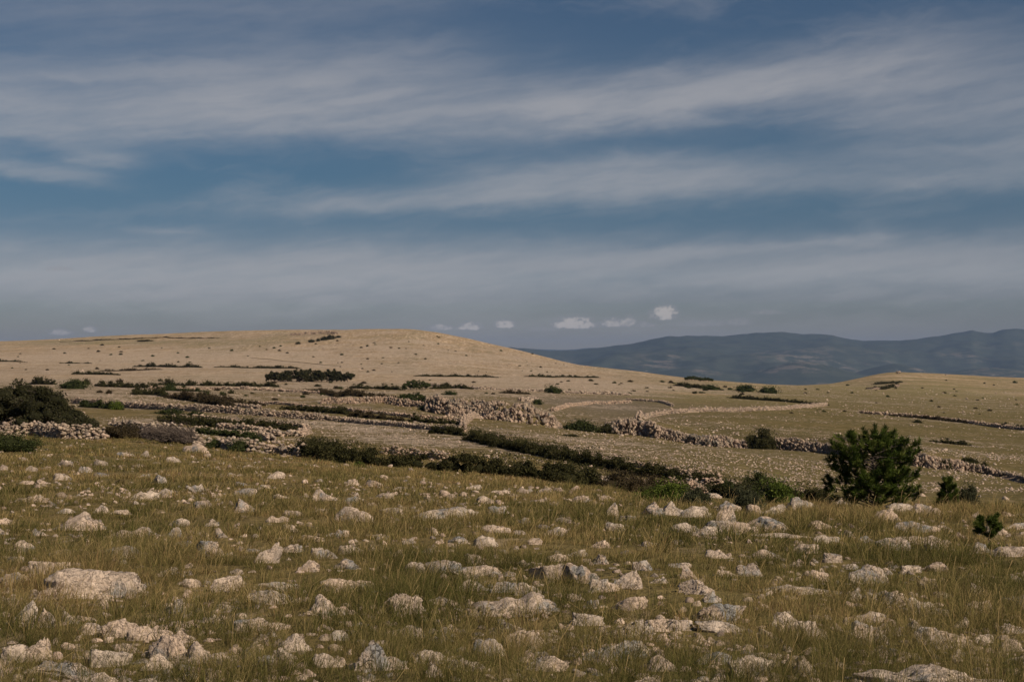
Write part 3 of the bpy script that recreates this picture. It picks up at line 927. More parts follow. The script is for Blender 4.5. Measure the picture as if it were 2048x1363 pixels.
def scatter(n, vlo, vhi, wlo, whi, dens, variants, ulo=-60, uhi=2110, pw=1.0, hi=1500, low=1.0):
    u = rng.uniform(ulo, uhi, n); v = vlo + (vhi - vlo) * rng.random(n)**pw
    Y = hits(u, v, 6, hi)
    ok = np.isfinite(Y)
    u, v, Y = u[ok], v[ok], Y[ok]
    x = (u - 1024) / F * Y
    keep = rng.random(len(u)) < dens(u, v, x, Y)
    u, v, Y, x = u[keep], v[keep], Y[keep], x[keep]
    w = rng.lognormal(0, .4, len(u)) * (wlo + (whi - wlo) * (v - vlo) / (vhi - vlo))
    hw = np.clip(.5 * w / F * Y, .05, 1.1)
    S = np.stack([hw, hw * rng.uniform(.6, 1, len(u)), hw * rng.uniform(.45, 1.0, len(u)) * low], 1)
    z = zt(x, Y)
    Cc = np.stack([x, Y, z - S[:, 2] * .08], 1)
    return place_many(variants, Cc, S, rng.uniform(0, 6.28, len(u)), .2)


def dens_near(u, v, x, Y):
    d = .5 + 1.7 * noise2(x, Y, 2.8, 3.6, 21., 3)
    d *= np.where((u > 1240) & (Y > 30), 0, 1)
    return np.clip(d, .05, 1)


def dens_mid(u, v, x, Y):
    d = .16 + 2.6 * noise2(x, Y, 22, 12, 31., 4) + 1.3 * noise2(x, Y, 5, 5, 35., 3)
    def b(u0, v0, su, sv, t=0.0): return np.exp(-((u - u0) / su)**2 - ((v - v0 - t * (u - u0)) / sv)**2)
    d += .9 * b(760, 865, 150, 16, .1) + .7 * b(1250, 905, 380, 30, .12) + .5 * b(1700, 950, 300, 30, .12) + .5 * b(850, 895, 60, 10) + .5 * b(1980, 930, 120, 30, .2)
    d += .35 * b(250, 790, 200, 10) + .4 * b(500, 790, 250, 10, .03) + .3 * b(1250, 775, 300, 8)
    d -= 1.0 * b(790, 838, 150, 9, .08) + .9 * b(420, 845, 90, 9, .1) + .8 * b(230, 825, 90, 9) + .8 * b(1350, 800, 180, 10) + .6 * b(1230, 815, 120, 15)
    d -= .35 * b(1700, 840, 300, 14, .08) + .4 * b(1850, 870, 200, 10, .1)
    return np.clip(d, .02, 1) * (Y > 84 - .01 * (u - 600))


parts = [scatter(3600, 960, 1375, 5, 15, dens_near, small3, -500, 2550, hi=95),
         scatter(3400, 985, 1375, 7, 22, lambda u, v, x, Y: dens_near(u, v, x, Y) * .8, flat3, -640, 2690, hi=95, low=.5),
         scatter(4200, 872, 1010, 4.5, 11, dens_near, small3, hi=95),
         scatter(56000, 772, 985, 1.8, 4.0, dens_mid, small1, hi=700),
         scatter(9000, 654, 790, 1.3, 2.3, lambda u, v, x, Y: np.clip(.15 + 2.2 * noise2(x, Y, 60, 120, 71., 4), .02, 1) * (Y > 380), small1, hi=1500)]
Vv, Tt = join(parts)
st = mk("small_stones", Vv, Tt, M_STONE)
kind(st, "stuff"); st["label"] = "small pale limestone bits strewn through the grass of every field"
print("stones tris", len(Tt))

# ------------------------------------------------------------------ dry-stone walls
wallv = [rock(700 + k, 1 if k < 10 else 2, f) for k, f in enumerate(['block'] * 6 + ['dome'] * 3 + ['slab'] * 3)]


def resample(pts, step):
    pts = np.asarray(pts, float)
    d = np.concatenate([[0], np.cumsum(np.linalg.norm(np.diff(pts[:, :2], axis=0), axis=1))])
    n = max(int(d[-1] / step), 2)
    q = np.linspace(0, d[-1], n)
    return np.stack([np.interp(q, d, pts[:, k]) for k in range(3)], 1), q


def wall(pts, h, stone, label, thick=.5, ragged=.35, group="dry stone walls between the pastures", name="stone_wall"):
    q, d = resample(pts, stone * .62)
    n = len(q)
    h = h * .8
    nz = fbm(np.stack([d / max(2.2, 45 * pts[0][1] / F), np.full(n, h * 7 + pts[0][0]), np.zeros(n)], 1), 3)
    hh = np.maximum(h * (1 + ragged * 1.1 * nz), h * .5)
    tang = np.gradient(q[:, :2], axis=0); tang /= np.linalg.norm(tang, axis=1)[:, None] + 1e-9
    nor = np.stack([-tang[:, 1], tang[:, 0]], 1)
    Cs, Ss, As = [], [], []
    ncourse = int(h * 1.5 / (stone * .5)) + 1
    for c in range(ncourse):
        zc = c * stone * .5
        for side in (-1, 1):
            m = zc < hh * rng.uniform(.85, 1.15, n)
            k = np.where(m)[0]
            if len(k) == 0: continue
            off = side * (thick * .42 - .1 * thick * c / max(ncourse, 1) * 2) + rng.normal(0, .03, len(k))
            x = q[k, 0] + nor[k, 0] * off + tang[k, 0] * rng.normal(0, stone * .35, len(k))
            y = q[k, 1] + nor[k, 1] * off + tang[k, 1] * rng.normal(0, stone * .22, len(k))
            z = zt(x, y) + zc + rng.normal(0, stone * .14, len(k))
            s = stone * np.clip(rng.lognormal(-.95, .38, len(k)), .16, .75)
            if c < 3: s = np.maximum(s, stone * .55)
            Cs.append(np.stack([x, y, z], 1)); Ss.append(np.stack([s * rng.uniform(.8, 1.2, len(k)), s * .8, s * rng.uniform(.5, .85, len(k))], 1))
            As.append(np.arctan2(tang[k, 1], tang[k, 0]) + rng.normal(0, .7, len(k)))
    # tumbled stones at the foot
    k = rng.integers(0, n, int(n * .5))
    off = rng.normal(0, thick * .5, len(k))
    x = q[k, 0] + nor[k, 0] * off; y = q[k, 1] + nor[k, 1] * off
    s = stone * rng.uniform(.25, .55, len(k))
    Cs.append(np.stack([x, y, zt(x, y)], 1)); Ss.append(np.stack([s, s * .8, s * .6], 1)); As.append(rng.uniform(0, 6.28, len(k)))
    Vw, Tw = place_many(wallv, np.concatenate(Cs), np.concatenate(Ss), np.concatenate(As), .16)
    c0 = q[n // 2].copy()
    o = mk(name, Vw - c0, Tw, M_WALL); o.location = c0
    o["kind"] = "thing"
    return tag(o, label, "wall", group)


W = [
 ([(-70, 873), (0, 873), (70, 873), (130, 877), (205, 879)], 60, 110, .95, .30, "rubble stone wall under the windswept trees at the left edge"),
 ([(-40, 858), (20, 858), (60, 860)], 85, 140, 1.0, .34, "short wall piece seen between the trunks of the left trees"),
 ([(222, 866), (262, 869), (300, 876), (340, 883), (386, 888)], 60, 110, 1.05, .26, "dark-gapped wall stub behind the leafless leaning shrub"),
 ([(392, 893), (440, 896), (502, 902)], 60, 100, .66, .27, "low wall with brambles at its foot, right of the leafless shrub"),
 ([(503, 904), (560, 909), (606, 914)], 60, 95, .78, .28, "dark wall end just left of the long front hedge"),
 ([(772, 908), (830, 915), (890, 921)], 76, 120, .55, .28, "tumbled pale wall showing behind the gap in the front hedge"),
 ([(1115, 950), (1195, 962), (1290, 972), (1360, 980)], 66, 100, .4, .22, "low wall line along the back of the front hedge's right half"),
 ([(1345, 982), (1390, 984), (1440, 986)], 60, 90, .8, .28, "broad heap of collapsed pale wall where the two dark hedges meet"),
 ([(1455, 972), (1540, 980), (1660, 1000)], 70, 110, .5, .24, "low pale wall behind the hedge left of the pine"),
 ([(945, 872), (1010, 885), (1100, 903), (1200, 922), (1320, 942), (1440, 958)], 80, 170, .38, .22, "long thin wall running down behind the second dark hedge"),
 ([(925, 862), (926, 848), (940, 836), (965, 832), (1015, 840)], 130, 230, .9, .34, "pale hooked wall corner above the second dark hedge"),
 ([(640, 838), (700, 844), (760, 850), (850, 858), (922, 863)], 110, 230, .6, .28, "thin pale wall edging the stony field, meeting the hooked corner"),
 ([(146, 806), (200, 810), (250, 815), (330, 819), (400, 823), (480, 828), (560, 834), (645, 840)], 120, 240, .95, .3, "long bright white wall across the left fields behind the small enclosure"),
 ([(340, 838), (400, 838), (480, 848), (560, 852), (606, 856)], 100, 190, .52, .34, "back wall of the small overgrown enclosure on the left"),
 ([(606, 856), (614, 866), (600, 872), (555, 872), (500, 862), (440, 856)], 95, 170, .55, .32, "rounded pale front wall end of the small overgrown enclosure"),
 ([(388, 862), (440, 868), (478, 874), (520, 872), (542, 882)], 80, 150, .45, .28, "broken wall between the enclosure and the front walls"),
 ([(335, 792), (400, 800), (460, 812), (520, 818)], 170, 330, .6, .34, "narrow pale wall above the slanting hedge on the left"),
 ([(1275, 843), (1290, 836), (1330, 828), (1420, 822), (1530, 820), (1600, 815), (1652, 811)], 200, 520, 1.0, .45, "long pale curving wall across the middle of the right fields"),
 ([(1105, 822), (1130, 814), (1180, 807), (1260, 805)], 230, 480, .7, .45, "short curving wall on the rim of the hollow"),
 ([(1255, 800), (1320, 804), (1345, 812)], 260, 520, .55, .45, "faint wall joining the hollow's rim to the right fields"),
 ([(1040, 802), (1060, 798), (1072, 802), (1055, 806)], 240, 420, .9, .5, "tiny ring of stones on the slope above the cliff"),
 ([(1720, 826), (1850, 836), (1950, 848), (2070, 862)], 200, 520, .8, .6, "grey wall running off to the right edge under the far right hill"),
 ([(500, 806), (620, 815), (720, 824), (830, 836), (925, 842)], 150, 330, .45, .32, "half-hidden wall behind the middle thin hedge"),
 ([(860, 772), (960, 778), (1100, 784), (1260, 790)], 330, 700, .8, .7, "faint pale wall line crossing the plain below the main hill"),
 ([(300, 778), (440, 778), (560, 782), (700, 790)], 240, 420, .6, .55, "faint broken wall behind the thin hedges of the left plain"),
]
for pts, lo, hi, h, s, lab in W:
    wall(line(pts, lo, hi), h, s, lab, thick=.5 if s < .4 else .7)

# cairn on the far right hill
pc = P(1797, 746.5, 950, 1300)
Vc, Tc = place_many(small3, pc + rng.normal(0, 1, (40, 3)) * np.array([.8, .8, 0]) + np.array([0, 0, 1]) * rng.uniform(0, 1.6, 40)[:, None],
                    np.full((40, 3), .55) * rng.uniform(.6, 1.2, (40, 1)), rng.uniform(0, 6, 40))
o = mk("cairn", Vc - pc, Tc, M_WALL); o.location = pc
tag(o, "tiny stone cairn on the crest of the far right hill", "cairn")

# ------------------------------------------------------------------ limestone scarps
cliffv = [rock(800 + k, 1 + k % 2, f) for k, f in enumerate(['block', 'block', 'slab', 'block', 'block', 'block', 'dome', 'block'])]


def cliff(base, top, lo, hi, size, label, n, lean=1.0):
    """rock face: angular blocks heaped from the foot (photo pixels) up to the rim"""
    n = int(n * 5)
    b = line(base, lo, hi)
    b[:, 2] = zt_open(b[:, 0], b[:, 1])
    rise = np.array([(bp[1] - tp_[1]) / F * p[1] for bp, tp_, p in zip(base, top, b)]) * (1.08 if base[0][0] < 1200 else .9)
    d = np.concatenate([[0], np.cumsum(np.linalg.norm(np.diff(b[:, :2], axis=0), axis=1))])
    t = np.clip(rng.random(n) * d[-1] + rng.normal(0, .3, n), 0, d[-1])
    x = np.interp(t, d, b[:, 0]); y = np.interp(t, d, b[:, 1]); r_ = np.interp(t, d, rise)
    s = rng.random(n)
    bay = 1.5 * fbm(np.stack([t / 5, np.zeros(n), np.full(n, 2.2)], 1), 3)
    yy = y + s * r_ * lean + bay * 1.8 + rng.normal(0, .25, n) - (rng.random(n) < .12) * rng.random(n) * 2.5
    hgt = s * r_ * np.clip(.92 + .5 * fbm(np.stack([t / 5, np.zeros(n), np.full(n, 5.2)], 1), 3), .25, 1.15)
    zb = zt_open(x, y)
    z = zb + hgt
    sz = size * .27 * np.clip(rng.lognormal(0, .5, n), .3, 1.7)
    S = np.stack([sz * rng.uniform(.6, 1.1, n), sz * .8, sz * rng.uniform(.7, 1.7, n)], 1)
    Vq, Tq = place_many(cliffv, np.stack([x, yy, z - S[:, 2] * .5], 1), S, rng.uniform(0, 6.28, n), .28)
    # the mass of rock behind the blocks: a stepped sheet from foot to rim
    m, k = 60, 10
    tt = np.linspace(0, d[-1], m); ss = np.linspace(-.15, 1.15, k)
    A, Bq = np.meshgrid(tt, ss, indexing='ij')
    rr = np.interp(A, d, rise)
    px = np.interp(A, d, b[:, 0]); py = np.interp(A, d, b[:, 1])
    bay = 1.5 * fbm(np.stack([A.ravel() / 5, np.zeros(A.size), np.full(A.size, 2.2)], 1), 3).reshape(A.shape)
    rr = rr * np.clip(.92 + .5 * fbm(np.stack([A.ravel() / 5, np.zeros(A.size), np.full(A.size, 5.2)], 1), 3), .25, 1.15).reshape(A.shape)
    py2 = py + np.clip(Bq, 0, 9) * rr * lean + bay * 1.8 + np.where(Bq > 1.01, 4.0, 0) + .4 * rng.normal(size=A.shape)
    pz = zt_open(px, py) + np.clip(Bq, -1, 1) * rr * .9 - .35 + .15 * rng.normal(size=A.shape)
    pz = np.where(Bq > 1.01, np.minimum(pz, zt(px, py2) - .05), pz)
    Vs = np.stack([px, py2, pz], -1).reshape(-1, 3)
    ii = (np.arange(m - 1)[:, None] * k + np.arange(k - 1)[None, :]).ravel()
    Ts = np.concatenate([np.stack([ii, ii + k, ii + k + 1], 1), np.stack([ii, ii + k + 1, ii + 1], 1)])
    Vq, Tq = join([(Vq, Tq), (Vs, Ts)])
    c0 = b[len(b) // 2]
    o = mk("rock_cliff", Vq - c0, Tq, M_CLIFF); o.location = c0
    return tag(o, label, "cliff", "limestone scarps of the dry valley")


for c_ in CLIFFS:
    cliff(*c_)

# ------------------------------------------------------------------ hedges, bushes
def leaf_clumps(C, Rr, n, size, r=rng, tint0=.4, flat=.75):
    """leaves gathered in clumps: clump centres C, radii Rr"""
    k = r.integers(0, len(C), n)
    d = r.normal(size=(n, 3)); d /= np.linalg.norm(d, axis=1)[:, None]
    rad = Rr[k] * r.random(n)**.45
    Pp = C[k] + d * rad[:, None] * np.array([1, 1, flat])
    V, T = leaves(Pp, np.full(n, size), r=r)
    ct = r.normal(0, .16, len(C))
    ti = np.clip(tint0 + ct[k] + r.normal(0, .14, n), 0, 1)
    return V, T, np.repeat(ti, 4)


def hedge(pts, h, wid, leaf, label, mat=M_HEDGE, dens=1.0, group="dark hedges along the field walls", name="hedge"):
    q, d = resample(pts, .5)
    n = len(q); L = d[-1]
    rr = np.random.default_rng(int(abs(pts[0][0] * 100)) + n)
    h = h * (1.0 if pts[0][1] < 150 else .88)
    leaf = leaf * .8
    nc = int(L / (.32 * h + .1) * 3.2) + 4
    t = rr.random(nc) * L
    x = np.interp(t, d, q[:, 0]); y = np.interp(t, d, q[:, 1])
    ws = max(1.7, 22 * pts[0][1] / F)
    amp_ = .38 if pts[0][1] < 150 else 2.0
    ea, eb = (.03, .7) if pts[0][1] < 150 else (.12, .25)
    ends = lambda tt: (sstep(0, ea * L + .2, np.asarray(tt)) * sstep(L, (1 - ea) * L - .2, np.asarray(tt))) * (1 - eb) + eb
    pf = lambda tt: ends(tt) * np.clip(1 + amp_ * fbm(np.stack([np.asarray(tt) / ws, np.full(len(tt), pts[0][0] * .37), np.zeros(len(tt))], 1), 3), .1, 2)
    prof = pf(t)
    wig = lambda tt: ws * .22 * perlin(np.stack([np.asarray(tt) / ws / 1.3, np.full(len(tt), 3.3 + pts[0][0]), np.zeros(len(tt))], 1))
    lvl = rr.random(nc)
    x += rr.normal(0, wid * .28, nc); y += rr.normal(0, wid * .28, nc) + wig(t)
    rad = h * rr.uniform(.2, .4, nc) * np.sqrt(prof)
    z = zt(x, y) + lvl * np.maximum(h * prof - rad, .1)
    C = np.stack([x, y, z], 1)
    nl = int(min(L * h * 2000 * dens * (.055 / leaf)**2, 34000))
    V, T, ti = leaf_clumps(C, rad, nl, leaf, rr)
    # sparse sprigs poking out on top
    ns = nl // 14
    ts = rr.random(ns) * L
    ps = pf(ts)
    xs = np.interp(ts, d, q[:, 0]) + rr.normal(0, wid * .25, ns); ys = np.interp(ts, d, q[:, 1]) + rr.normal(0, wid * .25, ns) + wig(ts)
    Vs_, Ts_ = leaves(np.stack([xs, ys, zt(xs, ys) + h * ps * rr.uniform(.6, 1.08, ns)], 1), np.full(ns, leaf * .9), r=rr)
    # woody core
    BV, BT = ico(2)
    kc = max(int(L / (h * .5)), 3)
    tc = np.linspace(0, L, kc)
    xc = np.interp(tc, d, q[:, 0]); yc = np.interp(tc, d, q[:, 1]) + wig(tc)
    pc_ = pf(tc)
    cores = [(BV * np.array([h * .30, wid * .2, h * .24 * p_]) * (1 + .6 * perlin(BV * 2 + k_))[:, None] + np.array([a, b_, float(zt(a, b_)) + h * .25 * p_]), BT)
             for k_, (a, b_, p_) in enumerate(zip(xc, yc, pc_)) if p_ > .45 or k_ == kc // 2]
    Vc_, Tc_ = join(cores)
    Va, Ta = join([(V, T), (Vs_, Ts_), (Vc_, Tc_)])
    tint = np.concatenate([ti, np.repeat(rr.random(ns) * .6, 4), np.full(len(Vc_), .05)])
    c0 = q[n // 2].copy()
    o = mk(name, Va - c0, Ta, mat, {"tint": tint}); o.location = c0
    return tag(o, label, "hedge", group)


H = [
 ([(206, 877), (245, 877), (288, 874)], 60, 105, .80, .9, .055, "brown bramble hedge between the left rubble wall and the wall stub", M_BRAMBLE),
 ([(606, 913), (660, 922), (720, 930), (775, 936)], 60, 90, .92, 1.0, .055, "left section of the long dark front hedge, nearest the wall end", M_HEDGE),
 ([(775, 936), (830, 940), (890, 947)], 60, 90, .82, .9, .055, "lower dip of the long dark front hedge before the tumbled pale wall", M_HEDGE),
 ([(885, 946), (960, 953), (1040, 961), (1120, 969), (1195, 974)], 58, 90, .92, 1.0, .055, "middle section of the long dark front hedge", M_HEDGE),
 ([(1212, 978), (1270, 984), (1330, 988), (1382, 992)], 56, 85, .85, 1.0, .055, "brownish right section of the front hedge beside the collapsed wall", M_BRAMBLE),
 ([(1440, 992), (1500, 998), (1560, 1002), (1650, 1008)], 58, 85, 1.0, 1.1, .055, "dark hedge behind the boulder cluster left of the pine", M_HEDGE),
 ([(862, 866), (900, 868), (925, 871)], 110, 170, .85, 1.0, .07, "stub of dark hedge under the hooked wall corner", M_HEDGE),
 ([(938, 880), (1000, 894), (1060, 906), (1130, 921), (1200, 934)], 76, 150, 1.0, 1.2, .065, "upper half of the second dark hedge slanting down to the right", M_HEDGE),
 ([(1200, 934), (1270, 948), (1340, 958), (1450, 972)], 66, 120, .78, 1.0, .06, "lower half of the second dark hedge slanting down to the right", M_HEDGE),
 ([(560, 817), (640, 824), (700, 830)], 150, 280, .75, .9, .10, "middle thin hedge, its left piece, above the olive strip field", M_HEDGE),
 ([(700, 831), (760, 837), (810, 842)], 140, 280, .75, .9, .10, "middle thin hedge, its centre piece, above the olive strip field", M_BRAMBLE),
 ([(818, 842), (870, 846), (925, 849)], 130, 270, .75, .9, .10, "middle thin hedge, its right piece, ending at the hooked wall", M_HEDGE),
 ([(160, 813), (200, 816), (246, 819)], 120, 230, .8, .8, .09, "low green hedge in front of the bright white wall, left end", M_BUSH),
 ([(310, 826), (360, 831), (425, 835)], 110, 220, .62, .8, .09, "low green brambles in front of the bright white wall, centre", M_BUSH),
 ([(330, 842), (400, 850), (470, 858)], 90, 180, .8, 1.6, .075, "dark scrub filling the left half of the small enclosure", M_HEDGE),
 ([(480, 852), (540, 858), (600, 862)], 100, 180, .8, 1.3, .075, "dark scrub filling the right half of the small enclosure", M_HEDGE),
 ([(400, 866), (450, 872), (500, 876)], 80, 150, .5, .9, .07, "low scrub between the enclosure and the front walls", M_BUSH),
 ([(490, 866), (540, 870), (580, 872)], 80, 160, .4, .7, .07, "low scrub along the enclosure's front wall", M_HEDGE),
 ([(265, 787), (300, 789), (335, 794)], 190, 360, 1.3, 1.2, .12, "upper piece of the slanting hedge on the left plain", M_HEDGE),
 ([(335, 795), (400, 804), (440, 812), (472, 819)], 170, 320, 1.3, 1.2, .12, "lower piece of the slanting hedge on the left plain", M_BRAMBLE),
 ([(440, 806), (490, 809), (530, 811)], 180, 320, .9, 1.0, .12, "short dark hedge right of the slanting hedge", M_BRAMBLE),
 ([(572, 782), (640, 786), (720, 793), (800, 797)], 230, 420, 1.1, 1.1, .14, "long thin dark hedge under the long grove", M_BRAMBLE),
 ([(190, 772), (260, 775), (330, 777)], 270, 470, 1.2, 1.2, .16, "thin hedge row right of the twin bushes on the left plain", M_HEDGE),
 ([(60, 768), (110, 769)], 290, 480, 1.5, 1.4, .16, "short hedge left of the twin bushes on the left plain", M_HEDGE),
 ([(300, 769), (400, 771), (480, 772), (560, 774)], 290, 500, 1.3, 1.6, .17, "ragged hedge row across the plain left of the long grove", M_HEDGE),
 ([(320, 780), (360, 782), (410, 783)], 240, 420, 1.0, 1.4, .14, "ragged scrub row above the slanting hedge", M_BUSH),
 ([(700, 776), (760, 778), (805, 780)], 270, 480, 1.1, 1.2, .16, "short scrub row left of the upper spreading tree", M_HEDGE),
 ([(862, 777), (905, 776), (945, 778)], 270, 520, 1.4, 1.3, .16, "low humped scrub right of the upper spreading tree", M_HEDGE),
 ([(1000, 786), (1060, 788)], 270, 520, .8, 1.1, .15, "small scrub row above the tall cliff", M_BRAMBLE),
 ([(265, 733), (330, 734), (405, 735)], 560, 900, 1.6, 2.0, .3, "dark hedge line high on the left plain, its longest piece", M_HEDGE),
 ([(145, 748), (200, 749), (240, 750)], 430, 760, 1.4, 1.8, .28, "dark hedge line on the left plain above the twin bushes", M_HEDGE),
 ([(200, 742), (270, 741), (325, 739)], 480, 800, 1.0, 1.8, .28, "scrubby broken line just under the longest high hedge", M_BRAMBLE),
 ([(120, 726), (180, 727)], 600, 1000, 1.3, 1.8, .3, "short high hedge line toward the left edge of the plain", M_HEDGE),
 ([(-20, 723), (52, 724)], 600, 1000, 1.5, 1.8, .3, "short high hedge line at the very left edge of the plain", M_HEDGE),
 ([(430, 734), (520, 736), (600, 737)], 560, 900, 1.2, 1.8, .28, "broken dark hedge below the pale hillside track", M_HEDGE),
 ([(830, 752), (900, 753), (1000, 755)], 430, 800, 1.2, 1.6, .26, "dark hedge line at the foot of the main hill, centre", M_HEDGE),
 ([(1050, 753), (1130, 754), (1200, 755)], 450, 860, 1.1, 1.6, .26, "dark hedge line at the foot of the main hill, right of centre", M_HEDGE),
 ([(1348, 771), (1400, 776), (1445, 780)], 420, 760, 1.5, 1.8, .24, "thin dark hedge starting under the two ridge trees", M_HEDGE),
 ([(1455, 795), (1540, 801), (1600, 806), (1660, 811)], 300, 620, 1.1, 1.2, .2, "thin dark hedge above the long curving wall on the right", M_HEDGE),
 ([(1780, 831), (1860, 838), (1950, 848)], 250, 520, .8, 1.1, .18, "thin dark hedge along the grey wall at the right", M_BRAMBLE),
 ([(1985, 852), (2070, 862)], 230, 480, 1.0, 1.2, .18, "dark hedge end at the right edge along the grey wall", M_HEDGE),
 ([(1865, 883), (1900, 887), (1942, 891)], 160, 340, .8, 1.3, .12, "low dark scrub strip on the right slope above the scarp", M_HEDGE),
 ([(1738, 777), (1765, 779), (1790, 774)], 700, 1200, 1.5, 1.5, .3, "lower dark scrub line by the crag on the far right hill", M_HEDGE),
 ([(1745, 769), (1775, 767), (1805, 764)], 700, 1200, 1.4, 1.5, .3, "upper dark scrub line by the crag on the far right hill", M_HEDGE),
 ([(120, 684), (330, 675), (440, 676)], 950, 1350, .9, 1.6, .35, "faint dark line along the brow of the left hill", M_BRAMBLE),
]
for pts, lo, hi, h, wd, lf, lab, mt in H:
    hedge(line(pts, lo, hi), h, wd, lf, lab, mt)


def bush_mesh(name, seed, mat, nleaf=1600, leaf=.07, lean=0.0, nclump=34, sparse=False):
    """unit bush: x,y within -1..1, z 0..1"""
    r = np.random.default_rng(seed)
    d = r.normal(size=(nclump, 3)); d[:, 2] = np.abs(d[:, 2]); d /= np.linalg.norm(d, axis=1)[:, None]
    rad = r.uniform(.45, .86, nclump)
    C = d * rad[:, None] * np.array([.86, .86, .84])
    C[:, 2] += .06
    C[:, 0] += lean * C[:, 2]
    Rr = r.uniform(.18, .32, nclump)
    nleaf = int(nleaf * 1.7); leaf = leaf * .85
    V, T, ti = leaf_clumps(C, Rr, nleaf, leaf, r)
    n2 = nleaf // 8
    dd = r.normal(size=(n2, 3)); dd[:, 2] = np.abs(dd[:, 2]); dd /= np.linalg.norm(dd, axis=1)[:, None]
    Q = dd * r.uniform(.85, 1.08, n2)[:, None]; Q[:, 0] += lean * Q[:, 2]
    V2, T2 = leaves(Q, np.full(n2, leaf * .8), r=r)
    BV, BT = ico(3)
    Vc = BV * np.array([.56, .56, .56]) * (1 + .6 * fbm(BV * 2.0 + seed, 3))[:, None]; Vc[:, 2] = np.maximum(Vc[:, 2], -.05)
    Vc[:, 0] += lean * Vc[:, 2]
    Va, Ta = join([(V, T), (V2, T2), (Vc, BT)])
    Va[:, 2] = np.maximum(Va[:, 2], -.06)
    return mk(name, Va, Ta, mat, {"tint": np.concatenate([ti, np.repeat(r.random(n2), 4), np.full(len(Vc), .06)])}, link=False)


bushes = {}


def bush(u, v, w, h, label, mat=M_BUSH, key=0, lean=0.0, lo=6, hi=1500, group=None, n=1600, leaf=.07, name="bush", cat="bush", fresh=False, depth=.8):
    p = P(u, v, lo, hi)
    k = (mat.name, key, lean, n)
    if k not in bushes:
        bushes[k] = bush_mesh(name, 300 + key * 13 + len(bushes), mat, n, leaf, lean)
    o = bpy.data.objects.new(name, bushes[k].data)
    COL.objects.link(o)
    s = .5 * w / F * p[1]
    o.location = p - np.array([0, 0, .02 * s])
    o.scale = (s, s * depth, h / F * p[1])
    o.rotation_euler = (0, 0, random.uniform(-.3, .3) if lean else random.uniform(0, 6.28))
    if not lean: o.scale = (s, s, h / F * p[1])
    return tag(o, label, cat, group)


